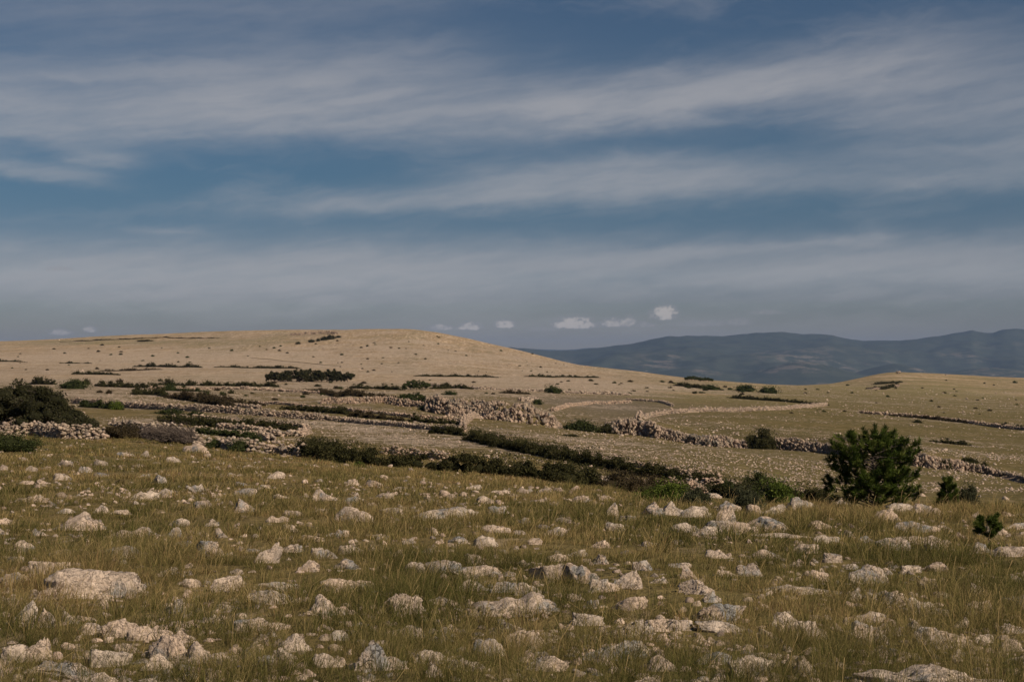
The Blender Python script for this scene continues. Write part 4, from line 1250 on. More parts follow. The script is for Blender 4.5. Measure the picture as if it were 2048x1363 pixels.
BU = [
 (20, 922, 150, 46, "low green juniper bush at the left edge in front of the walls", M_BUSH, 1, 55, 75, 5200, .035),
 (337, 886, 46, 36, "dark rounded bramble bush against the wall stub", M_BRAMBLE, 2, 60, 100, 2600, .06),
 (425, 896, 56, 22, "low green bramble at the left foot of the low wall", M_BUSH, 3, 60, 100, 2200, .06),
 (482, 902, 62, 26, "green bramble at the right foot of the low wall", M_BUSH, 4, 60, 100, 2200, .06),
 (507, 884, 44, 22, "dark bush on top of the broken wall near the dark wall end", M_BUSH, 5, 70, 120, 1800, .07),
 (233, 819, 30, 20, "round green bush in front of the bright white wall", M_GREEN, 6, 120, 230, 1500, .08),
 (148, 777, 72, 21, "broad flat-domed green bush, left one of the twin bushes on the plain", M_BUSH, 7, 280, 480, 2400, .06),
 (172, 769, 24, 14, "small dark dome, right one of the twin bushes on the plain", M_HEDGE, 8, 300, 520, 900, .1),
 (275, 789, 26, 18, "dark rounded bush at the upper end of the slanting hedge", M_HEDGE, 9, 190, 380, 1200, .09),
 (340, 779, 30, 15, "dark bush left in the scrub above the slanting hedge", M_BUSH, 10, 240, 430, 1200, .09),
 (412, 790, 18, 12, "small round green bush right of the slanting hedge", M_BUSH, 11, 220, 380, 900, .1),
 (446, 790, 16, 10, "small round green bush, the right one of a pair beside the slanting hedge", M_BUSH, 12, 220, 380, 900, .1),
 (900, 789, 34, 10, "low humped shrub on the slope above the tall cliff", M_BUSH, 13, 230, 420, 1200, .09),
 (850, 820, 34, 10, "low green shrub at the foot of the tall cliff's left end", M_BUSH, 14, 190, 300, 1100, .09),
 (1075, 808, 26, 12, "small leaning shrub on the cliff top near the ring of stones", M_BUSH, 15, 230, 420, 1200, .09),
 (1160, 862, 84, 26, "dark dense thicket filling the floor of the hollow", M_BUSH, 16, 195, 300, 2600, .06),
 (1215, 866, 60, 22, "dark bush beside the shadowed rock knob in the hollow", M_HEDGE, 17, 195, 300, 1800, .07),
 (1140, 872, 48, 6, "thin dark prostrate shrub on the pasture below the hollow", M_HEDGE, 18, 140, 230, 900, .08),
 (1525, 897, 72, 46, "large solitary round dark bush before the valley scarp", M_HEDGE, 19, 160, 250, 4200, .045),
 (1500, 890, 30, 22, "darker low shoulder bush on the round bush's left side", M_HEDGE, 20, 165, 260, 1200, .08),
 (1690, 905, 46, 18, "dark shrub on the scarp just left of the pine's top", M_HEDGE, 21, 165, 260, 1300, .08),
 (1788, 925, 108, 48, "broad dark bush on the scarp directly behind the pine", M_HEDGE, 22, 140, 220, 3200, .05),
 (1890, 938, 36, 22, "dark bush hugging the shaded grooved scarp", M_HEDGE, 23, 140, 220, 1300, .08),
 (1935, 924, 52, 12, "flat dark bush on the lip of the rubble scarp", M_HEDGE, 24, 150, 260, 1300, .08),
 (1942, 940, 26, 18, "round dark bush below the scarp lip, left of a pair", M_HEDGE, 25, 140, 240, 1000, .09),
 (1968, 942, 22, 26, "upright dark bush below the scarp lip, right of a pair", M_HEDGE, 26, 140, 240, 1000, .09),
 (1835, 845, 26, 8, "small dark shrub alone on the right slope under the grey wall", M_HEDGE, 27, 220, 480, 800, .1),
 (1778, 867, 18, 6, "small dark shrub with a pale stone on the right slope", M_HEDGE, 28, 190, 400, 700, .1),
 (1340, 1004, 96, 54, "bright green bush behind the boulder cluster's left end", M_GREEN, 29, 26, 60, 4200, .04),
 (1292, 1003, 54, 32, "low bright green sprigs left of the boulder cluster", M_GREEN, 30, 26, 60, 2200, .05),
 (1392, 1010, 80, 46, "dull olive thorn bush behind the sloping pale boulder", M_GREYLEAF, 31, 26, 60, 3000, .045),
 (1492, 1018, 88, 56, "grey-green thorny bush growing among the clustered boulders", M_GREYLEAF, 32, 24, 60, 3200, .04),
 (1512, 988, 78, 52, "tall dark bush rising out of the hedge behind the boulder cluster", M_BUSH, 33, 40, 85, 3600, .045),
 (1555, 1004, 104, 58, "bright green bush left of the tall grey round boulder", M_GREEN, 34, 26, 70, 4200, .04),
 (1460, 978, 44, 24, "green bush at the left end of the hedge near the collapsed wall", M_BUSH, 35, 50, 90, 1800, .06),
 (1640, 1006, 60, 34, "dark bush between the hedge and the pine's left side", M_HEDGE, 36, 28, 80, 2400, .05),
 (718, 935, 26, 12, "small bright green plant alone on grass in front of the hedge", M_GREEN, 37, 55, 85, 900, .1),
 (240, 968, 24, 12, "tiny brown shrub beside a grey boulder on the far left slope", M_BRAMBLE, 38, 28, 50, 800, .1),
 (1935, 1012, 56, 58, "grey-green bush right of the bright conical young pine", M_GREYLEAF, 39, 26, 60, 2600, .05),
 (1880, 1016, 36, 30, "low green sprigs at the foot of the conical young pine", M_GREEN, 40, 24, 60, 1200, .07),
 (290, 682, 40, 4, "little row of dark shrubs below the left hill's brow", M_HEDGE, 41, 1000, 1330, 600, .12),
]
for u, v, w, h, lab, mt, key, lo, hi, n, lf in BU:
    bush(u, v, w, h, lab, mt, key, 0.0, lo, hi, "bushes by the walls and scarps" if v < 990 else "bushes behind the boulder cluster", n, lf)
bush(1110, 786, 42, 19, "wind-leaned wedge-shaped bush standing alone on the plain", M_BUSH, 50, -.45, 280, 520, "bushes by the walls and scarps", 1800, .07)
for k, (u, v, w, h, pos) in enumerate([(1420, 779, 40, 13, "left"), (1490, 782, 52, 15, "middle"), (1540, 786, 48, 17, "right")]):
    bush(u, v, w, h, f"dark clump in the ridge scrub row, the {pos} of three", M_BUSH, 60 + k, 0, 400, 800, "clumps in the ridge scrub row", 1100, .09)

# row of dark trees on the flank of the main hill, each a thing of its own
for k, (u, v, w, h, lab) in enumerate([(597, 688, 14, 6, "small round tree at the lower left end of the hillside tree row"), (624, 684, 18, 7, "second tree up the hillside tree row from its lower end"),
                                       (637, 682, 12, 7, "narrow tree in the middle of the hillside tree row"), (648, 680, 20, 9, "broad tree just right of the hillside row's middle"),
                                       (661, 678, 22, 11, "tallest dark tree in the hillside tree row"), (676, 675, 18, 5, "low tree at the upper right end of the hillside tree row")]):
    bush(u, v, w, h, lab, M_OAK, 70 + k, 0, 900, 1300, "tree row on the main hill", 900, .1, "hill_tree", "tree")

# small dark shrubs dotted about the plain and hills
regs = [
 (46, (0, 820), (690, 745), 4, 10, "tiny dark shrub dotted on the pale plain left of the grove", "shrubs dotted on the left plain", 500),
 (36, (620, 1240), (672, 745), 3, 8, "tiny dark shrub dotted on the bare slope of the main hill", "shrubs dotted on the main hill", 480),
 (46, (700, 1500), (756, 790), 6, 16, "small dark shrub dotted on the flat below the main hill", "shrubs dotted below the main hill", 250),
 (36, (1580, 2040), (756, 830), 5, 13, "small dark shrub dotted on the slope of the right hill", "shrubs dotted on the right hill", 280),
 (40, (180, 820), (762, 800), 8, 20, "small dark shrub dotted among the walls of the left fields", "shrubs dotted in the left fields", 190),
]
for n_, (ua, ub), (va, vb), wa, wb, lab, grp, lo in regs:
    c = 0
    while c < n_:
        u = random.uniform(ua, ub); v = random.uniform(va, vb)
        Y = hits([u], [v], 6, 1400)[0]
        if not np.isfinite(Y) or Y < lo: continue
        w = random.uniform(wa, wb)
        bush(u, v, w, w * random.uniform(.28, .5), lab, random.choice([M_HEDGE, M_BUSH, M_BRAMBLE]), 80 + c % 3, 0, 6, 1400, grp, 420, .13, "shrub", "shrub")
        c += 1


# ------------------------------------------------------------------ trees
def limb(p0, p1, r0, r1, bend=.15, n=5, sides=6, r=rng):
    p0 = np.asarray(p0, float); p1 = np.asarray(p1, float)
    t = np.linspace(0, 1, n)[:, None]
    L = np.linalg.norm(p1 - p0)
    off = r.normal(0, bend * L, 3)
    pts = p0 + (p1 - p0) * t + off * (t * (1 - t)) * 1.6
    return tube(pts, np.linspace(r0, r1, n), sides), pts


def tree(name, u, v, lo, hi, w, h, label, group, shape, nleaf, leaf, mat=M_OAK, trunks=2, lift=.3, twig=0, seed=1, cat="tree", depth=.75):
    """spreading broadleaf tree: shape(t) gives the crown's top outline (0..1 high) for t in -1..1 across; crown bottom at lift"""
    r = np.random.default_rng(seed)
    p = P(u, v, lo, hi)
    s = p[1] / F
    Wd = .5 * w * s; Ht = h * s
    ro = root(name, p, label, cat, group)
    nc = 150
    t = r.uniform(-1, 1, nc)
    topv = np.array([shape(a) for a in t]) * Ht
    yd = r.uniform(-1, 1, nc) * np.sqrt(np.clip(1 - t**2 * .8, .1, 1))
    q = r.random(nc)**.6
    bot = lift * Ht * (1 - .3 * np.abs(t))
    rad = Ht * r.uniform(.10, .19, nc)
    zc = bot + (np.maximum(topv * (1 - .45 * yd**2) - rad * .8, bot + .05) - bot) * q
    C = np.stack([t * Wd * .95, yd * Wd * depth, zc], 1)
    V, T, ti = leaf_clumps(C, rad, nleaf, leaf, r, .42)
    BV, BT = ico(2)
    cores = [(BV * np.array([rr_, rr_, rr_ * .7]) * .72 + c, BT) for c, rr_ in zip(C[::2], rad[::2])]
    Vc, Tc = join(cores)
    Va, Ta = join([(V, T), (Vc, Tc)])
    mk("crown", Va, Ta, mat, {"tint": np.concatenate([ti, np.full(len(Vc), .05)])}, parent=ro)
    tubes = []
    for k in range(trunks):
        a = (k + .5) / trunks * 1.5 - .75
        b0 = np.array([a * Wd * .75, r.uniform(-.3, .3) * Wd * depth, -.1])
        b1 = np.array([a * Wd * .8 + r.normal(0, .1) * Wd, b0[1] + r.normal(0, .1), lift * Ht * 1.15])
        r0 = Ht * .035
        tb_, pts = limb(b0, b1, r0, r0 * .7, .12, 6, 7, r); tubes.append(tb_)
        for j in range(5):
            c = C[r.integers(0, nc)]
            if abs(c[0] - b1[0]) > Wd * .6: continue
            tubes.append(limb(pts[-1 - (j % 2)], c, r0 * .5, r0 * .12, .12, 5, 5, r)[0])
    Vt, Tt_ = join(tubes)
    mk("trunk", Vt, Tt_, M_BARK, parent=ro, smooth=True)
    if twig:
        tw = []
        for k in range(twig):
            c = C[r.integers(0, nc)]
            e = c + np.array([r.normal(.1, .25), r.normal(-.15, .2), r.uniform(.1, .35)]) * Ht * .3
            tw.append(limb(c, e, .018, .006, .1, 3, 3, r)[0])
        Vt, Tt_ = join(tw)
        mk("bare_twig", Vt, Tt_, M_TWIG, {"tint": r.random(len(Vt))}, parent=ro)["kind"] = "stuff"
    return ro


# windswept oaks at the left edge
tree("windswept_oak", 25, 868, 82, 115, 206, 118, "large windswept dark oak behind the rubble wall at the left edge", "windswept trees behind the left wall",
     lambda t: .98 - .04 * (t + .2)**2 - .22 * max(t - .15, 0)**1.3, 52000, .066, M_OAK, 4, .17, 520, 3)
tree("windswept_oak", 128, 869, 80, 115, 120, 88, "lower windswept oak sloping down to the right of the large one", "windswept trees behind the left wall",
     lambda t: .97 - .62 * ((t + 1) / 2)**1.5, 30000, .062, M_OAK, 3, .22, 240, 4)
# small broadleaf trees of the plain
sp = lambda t: .97 - .38 * t**2 + .06 * math.sin(7 * t)
tree("spreading_tree", 833, 779, 300, 520, 56, 22, "upper dark spreading tree in the centre of the plain", "spreading trees in the middle fields", sp, 4200, .16, M_BUSH, 3, .16, 0, 5)
tree("spreading_tree", 828, 810, 190, 330, 74, 29, "lower dark spreading tree at the left end of the tall cliff", "spreading trees in the middle fields", sp, 6500, .12, M_BUSH, 3, .14, 0, 6)
tree("ridge_tree", 1384, 761, 600, 960, 30, 11, "left one of the two flat-topped trees on the ridge right of the hill", "flat-topped trees on the ridge", lambda t: .95 - .3 * t**2, 2200, .26, M_BUSH, 3, .25, 0, 7)
tree("ridge_tree", 1412, 763, 600, 960, 30, 10, "right one of the two flat-topped trees on the ridge right of the hill", "flat-topped trees on the ridge", lambda t: .95 - .35 * t**2, 2200, .26, M_BUSH, 3, .25, 0, 8)
tree("small_tree", 627, 914, 62, 90, 34, 30, "small twisted tree at the left end of the long front hedge", "small trees in the front hedge", lambda t: .95 - .2 * t**2, 1500, .06, M_BUSH, 1, .5, 0, 9)
tree("small_tree", 185, 862, 84, 120, 20, 30, "thin sapling right of the windswept oaks, over the wall", "saplings by the left wall", lambda t: .95 - .4 * t**2, 700, .06, M_BUSH, 1, .35, 0, 10)
# the long grove is one thicket of several trees, told apart by place
for k, (u, w, h, lab) in enumerate([(556, 50, 24, "leftmost tree of the long dark grove on the plain"), (588, 56, 29, "second tree from the left in the long dark grove"), (622, 58, 28, "middle tree of the long dark grove on the plain"),
                                    (656, 56, 28, "second tree from the right in the long dark grove"), (685, 50, 23, "rightmost tree of the long dark grove on the plain")]):
    tree("grove_tree", u, 763, 360, 620, w, h, lab, "trees of the long grove", lambda t: .96 - .3 * t**4 + .04 * math.sin(9 * t + k), 4000, .20, M_OAK, 4, .1, 0, 20 + k)

# leafless leaning shrub by the wall stub
p = P(398, 890, 60, 100)
ro = root("leafless_shrub", p, "grey-brown leafless shrub swept over the wall stub to the left", "shrub")
r = np.random.default_rng(77)
tub, s = [], p[1] / F
for k in range(26):
    b0 = np.array([r.uniform(-22, 8), r.uniform(-10, 10), 0]) * s
    e = b0 + np.array([r.uniform(-95, -10), r.uniform(-25, 25), r.uniform(22, 52)]) * s
    tb_, pts = limb(b0, e, .03, .012, .15, 6, 4, r); tub.append(tb_)
Vt, Tt_ = join(tub)
mk("stem", Vt, Tt_, M_TWIG, {"tint": np.full(len(Vt), .1)}, parent=ro)
tw = []
for k in range(1500):
    t_ = r.random()
    c = np.array([-6 - 92 * t_ + r.normal(0, 9), r.normal(0, 14), (8 + 34 * t_**.5 * (1 - .35 * t_)) * r.uniform(.3, 1.1)]) * s
    e = c + np.array([r.normal(-7, 6), r.normal(0, 6), r.normal(5, 4)]) * s
    tw.append(tube([c, (c + e) / 2 + r.normal(0, 1.2, 3) * s, e], [.012, .009, .005], 3))
Vt, Tt_ = join(tw)
mk("twig", Vt, Tt_, M_TWIG, {"tint": r.random(len(Vt))}, parent=ro)["kind"] = "stuff"
ro2 = ro


def pine(u, v, lo, hi, w, h, label, group, nshoot, needle, seed, leader=True, prof=None, name="young_pine", trunk_show=0.0):
    r = np.random.default_rng(seed)
    p = P(u, v, lo, hi); s = p[1] / F
    Wd = .5 * w * s; Ht = h * s
    ro = root(name, p, label, "pine tree", group)
    tubes = []
    lead = [np.array([0, 0, -.1]), np.array([.03 * Wd, 0, Ht * .3]), np.array([-.05 * Wd, .02, Ht * .6]), np.array([.0, 0, Ht * .97])]
    tubes.append(tube(lead, [Ht * .028, Ht * .022, Ht * .015, Ht * .006], 7))
    if prof is None:
        prof = lambda z: (1.0 - .10 * z - .75 * max(z - .62, 0) / .38) if z < .9 else .12
    tips = []
    nb = int(nshoot / 7)
    for k in range(nb):
        z0 = trunk_show + (1 - trunk_show) * (k / nb) ** 1.0 * .86
        a = k * 2.4 + r.uniform(-.3, .3)
        rr_ = prof(min(z0 + .06, 1)) * Wd * r.uniform(.55, 1.08)
        b0 = np.array([np.interp(z0, [0, .3, .6, 1], [0, .03, -.05, 0]) * Wd, 0, z0 * Ht])
        e = b0 + np.array([math.cos(a) * rr_, math.sin(a) * rr_ * .9, Ht * (r.uniform(.04, .16) + .05 * (1 - z0))])
        tb_, pts = limb(b0, e, Ht * .011 * (1.2 - z0), Ht * .003, .10, 6, 5, r); tubes.append(tb_)
        tips.append((e, e - pts[-2]))
        for j in range(6):
            f = r.uniform(.35, .97)
            q = np.array([np.interp(f, np.linspace(0, 1, 6), pts[:, c]) for c in range(3)])
            d = np.array([math.cos(a + r.normal(0, .9)), math.sin(a + r.normal(0, .9)), r.uniform(.3, 1.3)]); d /= np.linalg.norm(d)
            L = Ht * r.uniform(.05, .12)
            tubes.append(tube([q, q + d * L], [Ht * .004, Ht * .002], 4))
            tips.append((q + d * L, d))
    tips.append((lead[-1], np.array([0, 0, 1.0])))
    if leader and h > 100:
        for q_ in (.0, .03, .06):
            tips.append((lead[-1] + np.array([.01, 0, q_ * 1.6 * Ht]), np.array([.1, 0, 1.0])))
        tubes.append(tube([lead[-1], lead[-1] + np.array([.01, 0, .1 * Ht])], [Ht * .006, Ht * .003], 5))
    if leader:
        for a in (0, 1.7, 3.1, 4.4):
            tips.append((lead[-1] + np.array([math.cos(a) * .05, math.sin(a) * .05, -.07]) * Ht * .6, np.array([math.cos(a), math.sin(a), 1.2])))
    Vt, Tt_ = join(tubes)
    mk("trunk", Vt, Tt_, M_BARK, parent=ro, smooth=True)
    # needles: a bottle-brush of thin blades round each shoot
    NV, NTi = [], []
    L = needle
    for (e, d) in tips:
        d = d / (np.linalg.norm(d) + 1e-9); d = d + np.array([0, 0, .5]); d /= np.linalg.norm(d)
        n = 64
        dirs = r.normal(size=(n, 3)); dirs -= np.outer(dirs @ d, d); dirs /= np.linalg.norm(dirs, axis=1)[:, None]
        dirs = dirs * r.uniform(.45, 1.0, n)[:, None] + d * r.uniform(.35, 1.1, n)[:, None]; dirs /= np.linalg.norm(dirs, axis=1)[:, None]
        bs = e - d * (r.random(n) * L * 1.5)[:, None]
        sd = np.cross(dirs, r.normal(size=(n, 3))); sd /= np.linalg.norm(sd, axis=1)[:, None] + 1e-9
        ln = L * r.uniform(.7, 1.15, n)[:, None]; wd = L * .075
        NV.append(np.stack([bs - sd * wd, bs + sd * wd, bs + dirs * ln], 1).reshape(-1, 3))
        NTi.append(np.repeat(np.clip(.42 + .34 * r.normal() + r.normal(0, .12, n), 0, 1), 3))
    NV = np.concatenate(NV); NTi = np.concatenate(NTi)
    mk("crown", NV, np.arange(len(NV)).reshape(-1, 3), M_PINE, {"tint": NTi}, parent=ro)
    return ro


def big_prof(z):
    return float(np.interp(z, [0, .12, .3, .5, .7, .8, .88, .94, 1.0], [.95, 1.04, 1.03, 1.02, 1.0, .92, .72, .2, .05]))


pine(1750, 1026, 26, 33, 186, 158, "bushy dark green young pine standing above the boulders on the right", "young pines on the rocky meadow", 660, .09, 5, prof=big_prof)
pine(1898, 1018, 24, 36, 58, 66, "small bright conical pine right of the bushy pine", "young pines on the rocky meadow", 170, .07, 6, prof=lambda z: 1.05 - .8 * z)
pine(1976, 1092, 15, 24, 66, 62, "tiny windblown pine with a bare stem near the right edge", "young pines on the rocky meadow", 130, .05, 7, leader=False,
     prof=lambda z: float(np.interp(z, [0, .4, .6, .8, 1], [.25, .5, 1.1, 1.0, .7])), trunk_show=.3)
bush(1990, 1096, 46, 16, "low bright sprigs at the foot of the tiny windblown pine", M_GREEN, 42, 0, 12, 26, "bushes behind the boulder cluster", 900, .07)

# a violet flower head in the front grass
p = P(475, 1352, 6, 14)
fl = root("wild_flower", p, "single violet-blue flower in the grass at bottom left of centre", "flower")
fm = NT("violet_petal"); fb = fm.n('ShaderNodeBsdfDiffuse', ins={'Color': (.16, .15, .30)}); fmt = fm.out(fb.outputs[0])
Vt, Tt_ = tube([(0, 0, 0), (.01, 0, .03), (.005, 0, .055)], [.002, .002, .0015], 5)
mk("stem", Vt, Tt_, M_BUSH, {"tint": np.full(len(Vt), .5)}, parent=fl)
pet = []
for k in range(14):
    a = k * 2.4; el = .2 + .9 * (k / 14)
    d = np.array([math.cos(a) * math.cos(el), math.sin(a) * math.cos(el), math.sin(el)])
    sd = np.array([-math.sin(a), math.cos(a), 0]); c = np.array([.005, 0, .055])
    q = np.array([c, c + d * .010 + sd * .005, c + d * .02, c + d * .010 - sd * .005])
    pet.append((q, np.array([[0, 1, 2], [0, 2, 3]])))
Vt, Tt_ = join(pet)
mk("petals", Vt, Tt_, fmt, parent=fl)

# ------------------------------------------------------------------ grass
fp = np.array(footprints)


def grass_band(Y0, Y1, clumps_m2, per, hgt, wid, spread, straw):
    amax = (1024 + 90) / F
    area = amax * (Y1**2 - Y0**2) + 6 * (Y1 - Y0)
    n = int(area * clumps_m2)
    Y = rng.uniform(Y0, Y1, 3 * n)
    Y = Y[rng.random(3 * n) < (amax * Y + 3) / (amax * Y1 + 3)][:n]; n = len(Y)
    x = rng.uniform(-1, 1, n) * (amax * Y + 3)
    d = noise2(x, Y, 1.6, 2.2, 41., 3)
    keep = rng.random(n) < np.clip(.75 + 1.1 * d, .15, 1)
    # none where a rock stands
    for (rx, ry, hw, dp, rz) in fp:
        if ry < Y0 - 3 or ry > Y1 + 3: continue
        dx, dy = x - rx, Y - ry
        c, s_ = math.cos(rz), math.sin(rz)
        keep &= (((dx * c + dy * s_) / (hw * .9 + .01))**2 + ((-dx * s_ + dy * c) / (dp * .95 + .01))**2) > 1
    u = 1024 + F * x / Y
    keep &= ~((u > 1240) & (Y > 36))
    x, Y = x[keep], Y[keep]; n = len(x)
    dry = noise2(x, Y, 3.5, 5, 51., 3); tall = noise2(x, Y, 2.0, 2.6, 61., 2)
    ct = np.clip(.40 + straw + .75 * dry + rng.normal(0, .16, n), 0, .95)
    ch = hgt * np.clip(1 + 1.5 * tall + rng.normal(0, .22, n), .35, 1.9)
    tus = rng.random(n) < .05
    ch = np.where(tus, ch * 1.55, ch); ct = np.where(tus, ct * .6, ct)
    k = np.repeat(np.arange(n), per)
    m = len(k)
    az = rng.uniform(0, 6.283, m)
    off = spread * rng.random(m)**.6
    bx = x[k] + np.cos(az) * off; by = Y[k] + np.sin(az) * off
    bz = zt(bx, by) - .01
    ld = az + rng.normal(0, .6, m)
    lean = rng.gamma(2.2, .42, m) + .06
    dx = np.cos(ld) * lean + .16; dy = np.sin(ld) * lean - .03
    h = ch[k] * rng.uniform(.45, 1.1, m)
    w = wid * rng.uniform(.6, 1.3, m)
    wa = rng.normal(0, .7, m)
    wx, wy = np.cos(wa) * w, np.sin(wa) * w
    p0 = np.stack([bx, by, bz], 1)
    p1 = p0 + np.stack([dx * h * .33, dy * h * .33, h * np.clip(.66 - .12 * np.hypot(dx, dy), .3, 1)], 1)
    L = np.hypot(dx, dy)
    p2 = p0 + np.stack([dx * h * .95, dy * h * .95, h * np.clip(1.05 - .44 * L, .12, 1)], 1)
    W_ = np.stack([wx, wy, np.zeros(m)], 1)
    V = np.stack([p0 - W_, p0 + W_, p1 - W_ * .75, p1 + W_ * .75, p2], 1).reshape(-1, 3)
    b = (np.arange(m) * 5)[:, None]
    T = np.concatenate([b + np.array([[0, 1, 3]]), b + np.array([[0, 3, 2]]), b + np.array([[2, 3, 4]])])
    ti = np.clip(ct[k] + rng.normal(0, .22, m), 0, 1)
    tip = np.tile(np.array([0, 0, .45, .45, 1.0]), m)
    return V, T, np.repeat(ti, 5), tip


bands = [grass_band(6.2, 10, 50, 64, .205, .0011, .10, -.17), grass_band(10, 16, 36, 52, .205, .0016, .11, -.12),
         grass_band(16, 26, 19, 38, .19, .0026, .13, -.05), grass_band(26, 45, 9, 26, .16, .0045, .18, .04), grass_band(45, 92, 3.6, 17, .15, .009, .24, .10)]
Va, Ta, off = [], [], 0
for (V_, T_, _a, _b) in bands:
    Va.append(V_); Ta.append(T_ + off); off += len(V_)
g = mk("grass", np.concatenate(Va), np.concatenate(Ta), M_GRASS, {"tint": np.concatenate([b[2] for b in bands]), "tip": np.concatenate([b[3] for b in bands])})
kind(g, "stuff"); g["label"] = "long wind-combed dry grass covering the near rocky meadow"
print("grass tris", sum(len(t) for t in Ta))

# dry seed stalks standing above the grass
n = 1300
amax = 1.08 * 1024 / F
Y = np.sqrt(rng.random(n) * (26**2 - 6.2**2) + 6.2**2); x = rng.uniform(-amax, amax, n) * Y
ks = rng.uniform(0, 6.28, n)
stl = []
hh = rng.uniform(.2, .42, n); ld = rng.normal(.2, 1.3, n); ln = rng.uniform(.15, .8, n)
z = zt(x, Y)
for k in range(n):
    d = np.array([math.cos(ld[k]) * ln[k], math.sin(ld[k]) * ln[k] * .6, 0])
    b0 = np.array([x[k], Y[k], z[k]])
    ww = np.array([.0007 * (1 + Y[k] / 16), 0, 0])
    p1 = b0 + d * hh[k] * .35 + np.array([0, 0, hh[k] * .6]); p2 = b0 + d * hh[k] * .9 + np.array([0, 0, hh[k] * (1 - .25 * ln[k])])
    p3 = p2 + d * hh[k] * .28 + np.array([0, 0, -.02 * hh[k]])
    stl.append(np.array([b0 - ww, b0 + ww, p1 - ww, p1 + ww, p2 - ww * 1.5, p2 + ww * 1.5, p3]))
V_ = np.concatenate(stl)
b = (np.arange(n) * 7)[:, None]
T_ = np.concatenate([b + np.array([q]) for q in ([0, 1, 3], [0, 3, 2], [2, 3, 5], [2, 5, 4], [4, 5, 6])])
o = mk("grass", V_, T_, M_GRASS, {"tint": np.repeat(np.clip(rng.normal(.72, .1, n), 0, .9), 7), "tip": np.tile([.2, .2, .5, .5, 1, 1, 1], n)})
kind(o, "stuff"); o["label"] = "thin straw-coloured seed stalks rising above the meadow grass"

# ------------------------------------------------------------------ light, sky, haze
sunv = Vector((.66, -.52, .66)).normalized()
el = math.asin(sunv.z); azs = math.atan2(sunv.x, sunv.y)
sd = bpy.data.lights.new("sun", 'SUN'); so = bpy.data.objects.new("sun", sd); COL.objects.link(so)
sd.energy = 4.7; sd.angle = R(.5); sd.color = (1.0, .85, .67)
so.rotation_euler = sunv.to_track_quat('Z', 'Y').to_euler()
so.location = (0, 0, 60)

wd = bpy.data.worlds.new("World"); SC.world = wd; wd.use_nodes = True
t = NT("w", wd.node_tree)
sky = t.n('ShaderNodeTexSky', sky_type='NISHITA')
sky.sun_disc = False; sky.sun_elevation = el; sky.sun_rotation = azs
sky.altitude = 200; sky.air_density = 1.0; sky.dust_density = .3; sky.ozone_density = 2.0
D = t.n('ShaderNodeTexCoord').outputs['Generated']
sx = t.n('ShaderNodeSeparateXYZ'); t.set(sx.inputs[0], D)
az = t.math('MULTIPLY', t.math('ARCTAN2', sx.outputs[0], sx.outputs[1]), 180 / math.pi)
elv = t.math('MULTIPLY', t.math('ARCSINE', sx.outputs[2]), 180 / math.pi)
# wind-drawn cirrus: noise stretched along the bands, azimuth/elevation in degrees
def sky_noise(sa, se, detail, rough, sh, seed, warp=None):
    a = t.math('MULTIPLY', az, sa); e = t.math('MULTIPLY', t.math('SUBTRACT', elv, t.math('MULTIPLY', az, sh)), se)
    c = t.n('ShaderNodeCombineXYZ', ins={0: a, 1: e, 2: seed}).outputs[0]
    if warp is not None: c = t.vmath('ADD', c, warp)
    return t.noise(c, 1.0, detail, rough)
wn = sky_noise(.12, .30, 3, .5, .05, 3.3)
wn2 = sky_noise(.5, 1.0, 3, .5, .05, 8.3)
warp = t.n('ShaderNodeCombineXYZ', ins={0: t.math('MULTIPLY', wn, 1.6), 1: t.math('MULTIPLY', wn2, .7), 2: 0.0}).outputs[0]
nA_ = sky_noise(.11, .50, 8, .58, .07, 1.0, warp)
nB_ = sky_noise(.42, 1.5, 7, .56, .10, 5.0, warp)
nC_ = sky_noise(.8, 2.6, 6, .6, .16, 9.0, warp)
wel = t.math('ADD', elv, t.math('MULTIPLY', t.math('SUBTRACT', nB_, .5), 1.0))
waz = t.math('ADD', az, t.math('MULTIPLY', t.math('SUBTRACT', nA_, .5), 6.0))


def band(u, v, L, Tup, Tdn, tilt, amp):
    a0 = math.degrees(math.atan((u - 1024) / F)); e0 = (HOR - v) / 49.6
    da = t.math('SUBTRACT', waz, a0)
    de = t.math('SUBTRACT', t.math('SUBTRACT', wel, e0), t.math('MULTIPLY', da, tilt))
    up = t.math('DIVIDE', t.math('MAXIMUM', de, 0.0), Tup / 49.6)
    dn = t.math('DIVIDE', t.math('MINIMUM', de, 0.0), Tdn / 49.6)
    s = t.math('ADD', t.math('MULTIPLY', up, up), t.math('MULTIPLY', dn, dn))
    l = t.math('DIVIDE', da, L / 49.6)
    s = t.math('ADD', s, t.math('POWER', t.math('ABSOLUTE', l), 3.0))
    return t.math('MULTIPLY', t.math('EXPONENT', t.math('MULTIPLY', s, -1.0)), amp)


bands_ = [(180, 268, 620, 95, 38, .05, .9), (650, 150, 330, 70, 60, .03, .34), (700, 205, 420, 40, 40, .06, .42),
          (1010, 240, 330, 30, 34, .05, .40), (1420, 195, 430, 48, 46, .11, 1.15), (1990, 250, 300, 110, 110, .0, .62), (1950, 375, 300, 30, 22, .0, .30),
          (1230, 368, 350, 45, 34, .02, .95), (820, 404, 340, 22, 22, .02, .50), (205, 335, 75, 18, 16, -.05, .55), (70, 362, 130, 18, 18, -.10, .50),
          (1200, 530, 1300, 42, 62, .01, .72), (300, 560, 700, 66, 45, .01, .6), (1500, 500, 360, 10, 12, .02, .25), (1850, 560, 500, 30, 40, 0, .35),
          (310, 472, 70, 9, 8, -.05, .3), (100, 60, 400, 60, 50, .06, .22), (700, 20, 300, 30, 30, .1, .2), (1120, 672, 420, 34, 30, 0, .35), (300, 605, 600, 40, 20, 0, .2)]
cl = 0.0
for bnd in bands_:
    cl = t.math('ADD', cl, band(*bnd))
